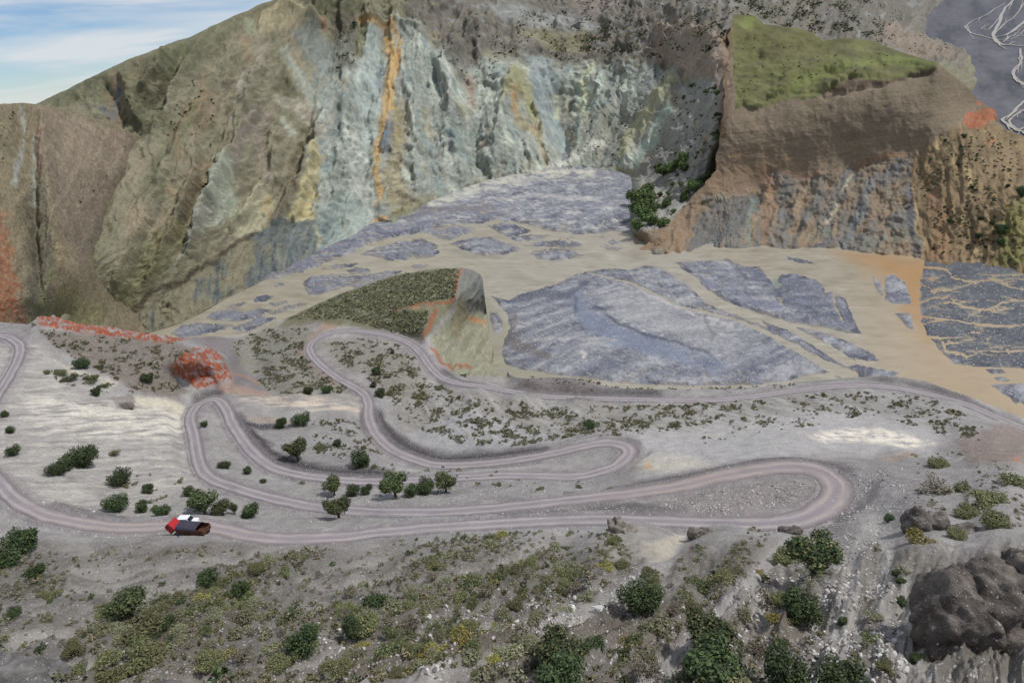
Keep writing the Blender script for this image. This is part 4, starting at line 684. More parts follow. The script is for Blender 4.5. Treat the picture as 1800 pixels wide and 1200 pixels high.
# furrows of the foreground slope run downhill towards the gully mouth
pq = np.arctan2(B - 770, 1610 - A); pr = np.hypot(B - 770, 1610 - A)
pw_ = 26 * fbm(A / 150, B / 110, 3, 420)
pq = np.arctan2(B - 770 + pw_, 1610 - A); kf = sstep(250, 900, pr)
fur = (0.35 * fbm(pq * 20, pr / 420, 4, 421, 0.55) + 0.85 * fbm(pq * 44 + 3, pr / 300, 4, 423, 0.55)) * kf + (1 - kf) * 0.8 * fbm(A / 60 + B / 200, B / 90, 4, 424)
fg = sstep(935, 985, B + 14 * fbm(A / 60, A * 0, 3, 425))
X, Y = P[..., 0], P[..., 1]
dz = fg * (2.7 * fur + 0.5 * fbm(X / 5, Y / 5, 4, 427)) + (1 - fg) * (0.5 * fbm(X / 14, Y / 14, 5, 429) + 0.25 * fbm(X / 4, Y / 4, 3, 431))
# small rills on the terrace faces
face = ns.poly_m([(690, 700), (820, 690), (1000, 712), (1500, 690), (1560, 720), (1300, 760), (1130, 770), (1050, 760), (800, 790), (720, 760)], 14)
rill = ridged(X / 9 + Y / 26, Y / 60, 4, 433); dz += face * 1.5 * (rill - 0.62)
# red badland outcrops and hill cliff
redz = np.maximum(nf.poly_m([(62, 562), (72, 553), (100, 554), (150, 568), (230, 578), (300, 588), (332, 594), (300, 602), (220, 594), (140, 584), (72, 572)], 3), nf.poly_m([(298, 645), (318, 625), (345, 610), (375, 612), (392, 630), (405, 655), (410, 668), (372, 676), (345, 684), (328, 668), (300, 656)], 4))
redz = redz * sstep(-0.25, 0.05, fbm(A / 14, B / 9, 4, 436) + 0.2)
dz += redz * (0.8 * (ridged(A / 12, B / 10, 4, 435) - 0.55) + 1.8 * fbm(A / 13, B / 8, 5, 438, 0.6))
cliffz = ns.poly_m([(800, 545), (818, 476), (857, 486), (866, 560), (880, 645), (895, 664), (800, 658), (768, 620), (757, 592)], 4)
dz += cliffz * 4.5 * (ridged((A + 0.5 * B) / 13, (A - B) / 60, 4, 437) - 0.6)
P[..., 2] += dz * sstep(0, 0.02, v)
# level the ground along the road
flat = P.reshape(-1, 3); dmin = np.full(len(flat), 1e9); zr = np.zeros(len(flat)); hwv = np.zeros(len(flat))
bz = np.floor(flat[:, :2] / 12).astype(int); key = bz[:, 0] * 100003 + bz[:, 1]; order = np.argsort(key, kind='stable'); sk = key[order]
for i in range(0, len(RC)):
    bx, by = np.floor(RC[i, :2] / 12).astype(int)
    for ox in (-1, 0, 1):
        for oy in (-1, 0, 1):
            k0 = (bx + ox) * 100003 + by + oy; l, r = np.searchsorted(sk, k0, 'left'), np.searchsorted(sk, k0, 'right')
            if l == r: continue
            ix = order[l:r]; d = np.hypot(flat[ix, 0] - RC[i, 0], flat[ix, 1] - RC[i, 1]) + np.abs(flat[ix, 2] - RC[i, 2]) * 0.35
            m = d < dmin[ix]; jx = ix[m]; dmin[jx] = d[m]; zr[jx] = RC[i, 2]; hwv[jx] = RHW[i]
dmin = dmin.reshape(A.shape); zr = zr.reshape(A.shape); hwv = hwv.reshape(A.shape)
k = sstep(0, 1, (dmin - hwv - 1.0) / 5.0); near_r = dmin < 60
P[..., 2] = np.where(near_r, P[..., 2] * k + (zr - 0.12) * (1 - k), P[..., 2])
berm = np.exp(-((dmin - hwv - 0.7) / 0.45) ** 2) * (0.3 + 0.25 * fbm(X / 3, Y / 3, 3, 441)); P[..., 2] += np.where(near_r, berm, 0)
PN = P
# --- colours
n1 = fbm(X / 16, Y / 16, 5, 451); n2 = fbm(X / 4, Y / 4, 4, 453)
strk = fbm(A / 75 + B / 300, (B + 0.05 * A) / 5.0, 5, 455, 0.6)
ns.base((138, 134, 132)); ns.paint((122, 117, 116), sstep(0, 0.5, n1), 0.6); ns.paint((158, 155, 152), sstep(0.1, 0.6, -n1), 0.6)
fanm = ns.poly_m([(-220, 640), (60, 600), (120, 660), (240, 700), (335, 720), (340, 860), (250, 905), (0, 890), (-220, 900)], 12)
ns.paint((154, 150, 145), fanm, 0.7); ns.paint((186, 180, 168), fanm * sstep(0.05, 0.42, strk), 0.5); ns.paint((112, 106, 104), fanm * sstep(0.12, 0.5, -strk), 0.55)
ns.paint((198, 191, 178), ns.poly_m([(40, 690), (180, 705), (330, 722), (332, 745), (290, 775), (180, 772), (60, 752)], 10) * sstep(-0.3, 0.25, strk), 0.8)
ns.pp((192, 184, 164), [(230, 695), (290, 700), (325, 712), (320, 722), (250, 712)], 4, 0.8); ns.pp((184, 176, 158), [(95, 632), (150, 655), (215, 672), (190, 678), (120, 655)], 5, 0.6)
ns.pp((112, 103, 94), [(66, 578), (300, 600), (345, 615), (300, 655), (332, 690), (300, 700), (240, 688), (150, 640), (90, 605)], 6, 0.85); ns.paint((84, 78, 66), ns.poly_m([(66, 578), (300, 600), (345, 615), (300, 655), (332, 690), (240, 690), (150, 640)], 8) * sstep(0, 0.4, n2), 0.5)
ns.pp((104, 94, 88), [(195, 695), (235, 695), (238, 715), (205, 720)], 4, 0.6)
ns.paint((142, 70, 38), redz * sstep(-0.35, 0.0, fbm(A / 9, B / 7, 4, 457, 0.65)), 0.95); ns.paint((122, 66, 46), redz * sstep(0.1, 0.5, fbm(A / 6, B / 9, 3, 459)), 0.6); ns.paint((140, 84, 56), redz * sstep(0.15, 0.5, -fbm(A / 6, B / 9, 3, 459)), 0.5)
ns.pp((146, 112, 92), [(375, 680), (410, 672), (475, 690), (470, 698), (400, 690)], 3, 0.6)
ns.pp((116, 109, 110), [(318, 590), (412, 592), (425, 640), (475, 690), (412, 675), (400, 625)], 4, 0.85); ns.ps((170, 120, 92), [(400, 655), (430, 662), (455, 672)], 1.5, 2, 0.6)
ns.pp((118, 116, 104), [(405, 600), (470, 575), (540, 575), (560, 590), (535, 610), (560, 650), (640, 690), (480, 690), (420, 640)], 8, 0.8); ns.pp((124, 116, 116), [(455, 650), (520, 655), (500, 672), (445, 668)], 5, 0.7)
ns.ps((148, 124, 108), [(600, 562), (575, 575), (545, 595), (530, 625), (560, 655), (590, 675)], 3.5, 4, 0.7); ns.pp((150, 126, 108), [(570, 562), (605, 560), (600, 572), (560, 580)], 4, 0.8); ns.pp((130, 118, 114), [(490, 568), (560, 562), (560, 572), (500, 578)], 4, 0.6)
ns.pp((150, 146, 128), [(330, 590), (420, 582), (500, 562), (520, 560), (430, 592)], 3, 0.5)
# hill
ns.pp((103, 102, 78), [(490, 575), (520, 545), (700, 475), (812, 465), (806, 500), (795, 540), (750, 592), (690, 582), (600, 572), (560, 566)], 5, 0.9)
ns.pp((134, 132, 112), [(800, 545), (812, 500), (857, 500), (866, 560), (880, 645), (895, 664), (800, 658), (768, 620), (757, 592)], 4, 0.95)
cs = fbm((A + 0.9 * B) / 11, (A - B) / 50, 4, 461, 0.6); ns.paint((126, 130, 112), cliffz * sstep(0, 0.4, cs), 0.7); ns.paint((156, 153, 134), cliffz * sstep(0.1, 0.5, -cs), 0.6)
ns.pp((110, 111, 104), [(808, 470), (830, 470), (862, 486), (860, 540), (846, 552), (826, 546), (812, 530), (804, 512)], 3, 0.9); ns.paint((76, 80, 82), cliffz * sstep(560, 530, B) * sstep(0, 0.4, cs), 0.7); ns.pp((120, 110, 82), [(798, 545), (815, 515), (822, 560), (800, 600), (785, 590)], 5, 0.6)
for pts, wd, c in [([(811, 472), (803, 490), (799, 512), (797, 528), (785, 534)], [2, 3.5, 4, 4, 2], (134, 80, 58)), ([(785, 532), (745, 532), (712, 540), (680, 549)], [2.5, 2, 1.5, 1], (130, 84, 62)), ([(767, 544), (760, 560), (752, 578), (742, 591)], [3, 4, 4, 2.5], (134, 80, 56)), ([(727, 541), (735, 540)], 3, (152, 112, 80)), ([(752, 540), (762, 536)], 2, (150, 104, 74)),
                   ([(824, 558), (838, 560), (850, 566)], 4.5, (168, 124, 84)), ([(757, 612), (768, 620), (776, 640), (800, 642), (830, 646)], [2, 4, 3, 3, 2], (142, 92, 66))]:
    nf.col = ns.col; nf.tex = fbm(A / 5, B / 4, 4, 465, 0.65); nf.ps(c, pts, wd, 2.0, 0.92)
# terrace faces, washes and banks
ns.paint((128, 124, 116), face, 0.6); ns.paint((160, 158, 156), face * sstep(0.55, 0.85, rill), 0.6); ns.paint((150, 149, 150), ns.poly_m([(720, 760), (820, 720), (1000, 770), (850, 800), (760, 800)], 10), 0.7)
ns.paint((116, 112, 98), ns.poly_m([(560, 600), (640, 595), (720, 625), (760, 690), (700, 700), (640, 660), (590, 640)], 10), 0.6)
ns.paint((164, 161, 160), ns.poly_m([(1100, 760), (1300, 740), (1450, 715), (1540, 725), (1660, 760), (1640, 800), (1480, 800), (1400, 805), (1250, 820), (1130, 840), (1120, 800)], 16), 0.8)
ns.paint((224, 214, 198), ns.poly_m([(1420, 765), (1480, 753), (1550, 752), (1600, 765), (1645, 778), (1600, 788), (1520, 776), (1450, 775)], 5) * sstep(-0.5, 0.2, fbm(A / 22 - B / 12, B / 5, 4, 463)), 0.85)
ns.paint((186, 178, 160), ns.poly_m([(1120, 800), (1200, 800), (1260, 815), (1180, 830), (1115, 830)], 8), 0.5); ns.pp((190, 152, 112), [(1130, 818), (1138, 812), (1148, 818), (1138, 823)], 2, 0.8)
ns.pp((168, 140, 108), [(1545, 802), (1600, 795), (1610, 802), (1560, 812)], 4, 0.7)
ns.paint((190, 176, 158), ns.poly_m([(410, 695), (480, 694), (640, 698), (640, 722), (560, 722), (440, 712)], 6) * sstep(-0.3, 0.3, strk), 0.85); ns.pp((150, 126, 108), [(425, 738), (470, 733), (530, 742), (480, 745)], 4, 0.6)
ns.paint((128, 125, 124), ns.poly_m([(430, 745), (640, 735), (660, 790), (690, 830), (520, 830), (460, 795)], 10), 0.6)
ns.ps((52, 48, 54), [(425, 746), (450, 750), (480, 751), (510, 749)], [2, 5, 5, 2], 3, 0.85); ns.ps((66, 60, 64), [(450, 770), (470, 778), (480, 782)], 4, 4, 0.6)
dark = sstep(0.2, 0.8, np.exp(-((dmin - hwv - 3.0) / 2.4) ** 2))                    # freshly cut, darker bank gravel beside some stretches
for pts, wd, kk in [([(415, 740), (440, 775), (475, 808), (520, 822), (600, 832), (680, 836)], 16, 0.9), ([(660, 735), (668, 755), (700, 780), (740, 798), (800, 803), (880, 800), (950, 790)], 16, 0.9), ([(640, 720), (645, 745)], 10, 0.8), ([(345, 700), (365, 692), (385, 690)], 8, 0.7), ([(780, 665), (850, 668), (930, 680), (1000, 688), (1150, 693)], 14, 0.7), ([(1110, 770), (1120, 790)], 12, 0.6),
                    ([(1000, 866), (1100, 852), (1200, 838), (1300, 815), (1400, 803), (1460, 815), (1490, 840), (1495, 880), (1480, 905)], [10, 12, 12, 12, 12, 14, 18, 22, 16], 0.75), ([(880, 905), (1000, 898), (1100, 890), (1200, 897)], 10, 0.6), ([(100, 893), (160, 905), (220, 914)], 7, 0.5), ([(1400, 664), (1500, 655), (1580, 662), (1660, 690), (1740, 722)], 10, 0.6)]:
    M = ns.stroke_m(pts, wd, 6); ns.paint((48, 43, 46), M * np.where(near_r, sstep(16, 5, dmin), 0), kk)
ns.paint((100, 92, 90), ns.poly_m([(920, 667), (960, 660), (1010, 662), (1060, 682), (960, 692), (900, 680)], 5), 0.7)
isl = ns.poly_m([(1130, 872), (1300, 845), (1390, 835), (1430, 845), (1440, 870), (1400, 900), (1300, 905), (1180, 900)], 10); ns.paint((122, 114, 112), isl, 0.7)
ns.pp((124, 110, 102), [(1680, 775), (1760, 745), (2000, 790), (2000, 850), (1780, 815), (1700, 815)], 8, 0.8); ns.pp((156, 110, 84), [(1778, 806), (1792, 803), (1792, 812), (1780, 813)], 2, 0.7)
# foreground
ns.paint((110, 105, 98), fg, 0.85); ns.paint((92, 86, 77), fg * sstep(0.05, 0.4, fur), 0.7); ns.paint((152, 147, 142), fg * sstep(0.05, 0.4, -fur), 0.85)
ns.paint((104, 94, 82), fg * sstep(0.1, 0.5, n1), 0.4)
gul = np.zeros(A.shape)
for pts, wd in [([(640, 1230), (800, 1195), (950, 1120), (1060, 1060), (1130, 1015), (1190, 960), (1205, 935)], [18, 18, 15, 14, 16, 14, 10]), ([(1080, 1260), (1190, 1150), (1290, 1060), (1340, 990), (1380, 955)], [22, 18, 14, 10, 8]), ([(1440, 1260), (1470, 1150), (1490, 1060), (1500, 990), (1530, 930), (1560, 880)], [26, 22, 18, 14, 16, 18]), ([(1600, 1260), (1575, 1150), (1555, 1060), (1560, 960), (1550, 900)], [20, 18, 14, 12, 14]), ([(1640, 1230), (1610, 1120), (1590, 1030)], [14, 12, 8])]:
    gul = np.maximum(gul, ns.stroke_m(pts, wd, 9))
ns.paint((152, 148, 146), gul, 0.75); ns.paint((178, 172, 164), gul * sstep(0.1, 0.5, fbm(pq * 70, pr / 90, 3, 467)), 0.6)
ns.pp((176, 168, 152), [(1130, 955), (1200, 935), (1208, 945), (1160, 985), (1125, 975)], 5, 0.7); ns.pp((150, 145, 136), [(1060, 930), (1090, 915), (1140, 930), (1130, 975), (1070, 985), (1045, 970)], 6, 0.6)
ns.paint((122, 118, 118), ns.poly_m([(1490, 830), (1560, 790), (1640, 810), (1620, 900), (1560, 910), (1500, 905)], 12), 0.6)
vg = np.where(near_r, sstep(3.2, 0.3, dmin - hwv + 1.1 * n2), 0); ns.paint((124, 118, 120), vg, 0.6)
ns.col = np.clip(ns.col, 0, 1)
mid_dark = np.clip(1 + 0.24 * fbm(A / 3.4, B / 2.6, 4, 469, 0.65) + 0.14 * n2, 0.5, 1.5); ns.col *= mid_dark[..., None] * np.array([1.17, 1.17, 1.16]) * (1 - 0.10 * fg)[..., None]
gravel = 0.35 + 0.5 * sstep(0, 0.5, n2 + 0.5 * n1) * (1 - redz) * (1 - cliffz)
gravel = np.maximum(gravel, 0.95 * isl); gravel = np.maximum(gravel, gul * 0.6 * sstep(-0.2, 0.3, n2)); gravel *= 1 - 0.8 * ns.poly_m([(490, 575), (520, 545), (812, 465), (895, 664), (760, 640), (690, 582)], 5)
gravel = np.maximum(gravel, ns.poly_m([(1500, 830), (1620, 820), (1600, 900), (1540, 960), (1450, 960)], 12) * 0.9); gravel = np.maximum(gravel, ns.poly_m([(560, 850), (900, 855), (1100, 840), (1100, 860), (900, 882), (560, 890)], 8) * 0.7)
dirs = rays(an, Tn); dirs[:, 2] = 0
zt = PN[:, 0, 2]; NB = 9
back = [np.concatenate([PN[:, 0, :2] + dirs[:, :2] * (k * 4.5), (zt - (zt + 8) * (k / NB) ** 1.2)[:, None]], 1) for k in range(NB, 0, -1)]
PNx = np.concatenate([np.stack(back, 1), PN], 1); ext = lambda q_: np.concatenate([np.repeat(q_[:, :1], NB, 1), q_], 1)
link('hillside', grid_mesh('hillside', PNx, M_NEAR, {'Col': ext(ns.col), 'gravel': ext(gravel)}), kind='structure')
near_at = sheet_sampler(an, B, PN)
# --- road surface: a strip with two lighter wheel tracks
t = np.gradient(RC, axis=0); t[:, 2] = 0; t /= np.linalg.norm(t, axis=1, keepdims=True); sdv = np.stack([t[:, 1], -t[:, 0], 0 * t[:, 0]], -1)
us = np.linspace(-1, 1, 17); s_ = np.concatenate([[0], np.cumsum(np.linalg.norm(np.diff(RC, axis=0), axis=1))])
RH2 = RHW[:, None] * (1 + 0.24 * fbm(s_[:, None] / 5 + 50 * np.sign(us)[None], s_[:, None] * 0, 3, 471))
PR = RC[:, None] + sdv[:, None] * (us[None] * RH2)[..., None]; S2 = np.repeat(s_[:, None], 17, 1); U2 = np.repeat(us[None], len(RC), 0)
PR[..., 2] += 0.06 - 0.16 * sstep(0.85, 1.0, np.abs(U2)) + 0.04 * fbm(S2 / 3, U2 * 2, 3, 473)
wob = 0.10 * fbm(S2 / 25, S2 * 0, 2, 475)
tr = np.exp(-((np.abs(U2 + wob) - 0.42) / 0.16) ** 2); rs_ = Sheet(S2, U2 * 20, 0, 1, 10); rs_.base((138, 132, 136)); rs_.paint((172, 163, 160), tr, 0.75); rs_.paint((104, 97, 98), sstep(0.62, 0.95, np.abs(U2)), 0.8)
rs_.paint((118, 112, 116), sstep(0, 0.5, fbm(S2 / 8, U2 * 3, 4, 477)), 0.5)
ki = np.linspace(0, len(ROADP) - 1, len(RC)); warm = np.exp(-((ki - 38.5) / 2.2) ** 2) + 0.55 * np.exp(-((ki - 33) / 3.0) ** 2) + 0.8 * np.exp(-((ki - 16) / 4.0) ** 2) + 0.3 * np.exp(-((ki - 75) / 4.0) ** 2) + 0.3 * np.exp(-((ki - 84) / 3) ** 2)
rs_.paint((166, 148, 138), np.repeat(warm[:, None], 17, 1) * (0.4 + 0.6 * tr), 0.6)
link('road', grid_mesh('road', PR, M_ROAD, {'Col': rs_.col, 'gravel': np.full(S2.shape, 0.5)}), kind='structure')

# ================================================================== PLANTS
def leaf_cloud(rs, n, rx, rz, leaf, pal, lobes=5, z0=0.15, shell=0.55):
    """n leaf faces spread through an uneven crown; returns V,F,Col"""
    lc = [(0, 0, rz * 0.5, 0.75)] + [(math.cos(a_) * rx * rs.uniform(.3, .62), math.sin(a_) * rx * rs.uniform(.3, .62), rz * rs.uniform(.3, .8), rs.uniform(.34, .6)) for a_ in rs.rand(lobes) * 6.283]
    wts = np.array([l[3] ** 2 for l in lc]); wts /= wts.sum()
    k = rs.choice(len(lc), n, p=wts); L_ = np.array(lc)[k]
    d = rs.normal(size=(n, 3)); d /= np.linalg.norm(d, axis=1, keepdims=True); r = (shell + (1 - shell) * rs.rand(n)) * (0.8 + 0.35 * rs.rand(n))
    c = L_[:, :3] + d * (r * L_[:, 3])[:, None] * np.array([rx * 0.75, rx * 0.75, rz * 0.62]); c[:, 2] = np.maximum(c[:, 2], z0 * rs.rand(n) * rz)
    nrm = d + 0.8 * rs.normal(size=(n, 3)) + [0, 0, 0.5]; nrm /= np.linalg.norm(nrm, axis=1, keepdims=True)
    t = np.cross(nrm, rs.normal(size=(n, 3))); t /= np.linalg.norm(t, axis=1, keepdims=True); b = np.cross(nrm, t)
    s = leaf * (0.6 + 0.8 * rs.rand(n))[:, None]
    V = np.stack([c - t * s, c - b * s * 0.55, c + t * s, c + b * s * 0.55], 1).reshape(-1, 3)
    F = np.arange(4 * n).reshape(n, 4)
    pc = np.array([lin(p) for p in pal]); col = pc[rs.randint(0, len(pc), n)] * (0.75 + 0.5 * rs.rand(n))[:, None]
    return V, F, np.repeat(col, 4, 0)
def tube(path, rad, seg=5):
    path = np.array(path, float); V, F = [], []
    for i, p in enumerate(path):
        t = path[min(i + 1, len(path) - 1)] - path[max(i - 1, 0)]; t /= np.linalg.norm(t) + 1e-9
        x = np.cross(t, [0.3, 0.9, 0.1]); x /= np.linalg.norm(x); y = np.cross(t, x)
        for k in range(seg):
            a_ = 6.283 * k / seg; V.append(p + (x * math.cos(a_) + y * math.sin(a_)) * rad[i])
    for i in range(len(path) - 1):
        for k in range(seg): F.append([i * seg + k, i * seg + (k + 1) % seg, (i + 1) * seg + (k + 1) % seg, (i + 1) * seg + k])
    return np.array(V), np.array(F)
def cat(parts):
    V, F, Cc, n = [], [], [], 0
    for p in parts:
        V.append(p[0]); F.append(p[1] + n); n += len(p[0])
        if len(p) > 2: Cc.append(p[2])
    return np.concatenate(V), np.concatenate(F), (np.concatenate(Cc) if Cc else None)
def stems(rs, rx, rz, n, th):
    ps = []
    for i in range(n):
        a_ = rs.rand() * 6.283; e = rs.uniform(.25, .75); top = np.array([math.cos(a_) * rx * e, math.sin(a_) * rx * e, rz * rs.uniform(.5, .85)])
        ps.append(tube([[0, 0, -0.15 * rz], top * [.25, .25, .4], top * [.6, .6, .75] + rs.normal(size=3) * .05 * rx, top], [th, th * .8, th * .55, th * .25]))
    return cat(ps)[:2]
def proto(kind, seed, rx, rz, n, leaf, pal, trunk=False, nst=6, lobes=5, shell=0.55):
    rs = np.random.RandomState(seed); V, F, Cc = leaf_cloud(rs, n, rx, rz * (0.75 if trunk else 1), leaf, pal, lobes, 0.15, shell)
    if trunk: V = V + [0, 0, rz * 0.24]
    crown = mesh_np(kind + '_crown', V, F, M_LEAF, False, {'Col': Cc})
    if trunk:
        ps = [tube([[0, 0, -.3], [.03, .02, rz * .15], [-.03, .04, rz * .35], [0, 0, rz * .6]], [.09 * rx, .075 * rx, .06 * rx, .03 * rx], 7)]
        for i in range(5):
            a_ = rs.rand() * 6.283; ps.append(tube([[0, 0, rz * .22], [math.cos(a_) * rx * .3, math.sin(a_) * rx * .3, rz * .45], [math.cos(a_) * rx * .6, math.sin(a_) * rx * .6, rz * .7]], [.05 * rx, .035 * rx, .015 * rx]))
        V2, F2, _ = cat(ps)
    else: V2, F2 = stems(rs, rx, rz, nst, 0.022 * rx)
    wood = mesh_np(kind + '_wood', V2, F2, M_WOOD, True)
    return crown, wood
DG = [(70, 84, 52), (60, 74, 46), (84, 96, 60), (52, 64, 42)]; BG = [(94, 112, 64), (82, 100, 56), (106, 122, 74), (68, 84, 50)]; OL = [(118, 116, 80), (104, 104, 72), (132, 126, 90), (90, 92, 64)]
SG = [(128, 128, 104), (114, 116, 92), (140, 138, 114), (98, 102, 78)]; YL = [(142, 132, 72), (126, 122, 76), (112, 114, 74), (154, 140, 70)]; GY = [(142, 130, 116), (124, 114, 102), (110, 104, 88), (98, 96, 74)]
PR_ = {}
for i in range(4): PR_['dark', i] = proto('bush', 900 + i, 1.0, 1.25, 3200, 0.055, DG, lobes=5 + i)
for i in range(2): PR_['tree', i] = proto('tree', 910 + i, 1.0, 1.8, 3600, 0.055, DG + OL[:1], True, lobes=7)
for i in range(3): PR_['bright', i] = proto('bright_bush', 920 + i, 1.0, 1.35, 1100, 0.09, BG, lobes=6)
for i in range(2): PR_['olive', i] = proto('olive_bush', 930 + i, 1.0, 1.0, 2600, 0.055, OL + DG[2:3], lobes=7)
for i in range(4): PR_['sage', i] = proto('sage_shrub', 940 + i, 1.0, 0.85, 1100, 0.062, SG + OL[:1], nst=5, lobes=4)
for i in range(2): PR_['yellow', i] = proto('yellow_shrub', 950 + i, 1.0, 0.85, 1100, 0.062, YL, nst=5, lobes=4)
for i in range(2): PR_['grey', i] = proto('grey_shrub', 960 + i, 1.0, 1.0, 800, 0.05, GY, nst=22, lobes=5, shell=0.3)
for i in range(3): PR_['green', i] = proto('green_shrub', 970 + i, 1.0, 0.9, 1300, 0.06, OL[1:3] + DG[:3], nst=5, lobes=5)
NPR = {'dark': 4, 'tree': 2, 'bright': 3, 'olive': 2, 'sage': 4, 'yellow': 2, 'grey': 2, 'green': 3}
NAME = {'dark': 'bush', 'tree': 'tree', 'bright': 'tree', 'olive': 'bush', 'sage': 'sage_shrub', 'yellow': 'yellow_shrub', 'grey': 'dry_shrub', 'green': 'shrub'}
CATG = {'dark': 'bush', 'tree': 'tree', 'bright': 'tree', 'olive': 'bush', 'sage': 'shrub', 'yellow': 'shrub', 'grey': 'shrub', 'green': 'shrub'}
rng = np.random.RandomState(77)
CAMP = np.array([0, 0, CAMZ])
def plant(kind, pos, width_m, label, group=None, hs=None):
    i = rng.randint(NPR[kind]); crown, wood = PR_[kind, i]
    r = width_m / 2 / 0.92; hs = hs or (rng.uniform(0.5, 0.8) if kind in ('sage', 'olive', 'green', 'yellow') else rng.uniform(0.8, 1.05))
    root = bpy.data.objects.new(NAME[kind], None); C.objects.link(root); root.empty_display_size = 0.2
    root.location = pos - np.array([0, 0, 0.05 * r]); root.rotation_euler = (0, 0, rng.rand() * 6.283); root.scale = (r, r, r * hs)
    tag(root, label, CATG[kind], group)
    tr_ = kind in ('tree', 'bright')
    link('crown' if tr_ else 'foliage', crown, root); link('trunk' if tr_ else 'stems', wood, root)
    return root
def survey_plant(kind, a, b, wpx, label, samp=None, group=None, hs=None):
    p = (samp or near_at)(float(a), float(b)); d = np.linalg.norm(p - CAMP); return plant(kind, p, wpx * d / FPX, label, group, hs)
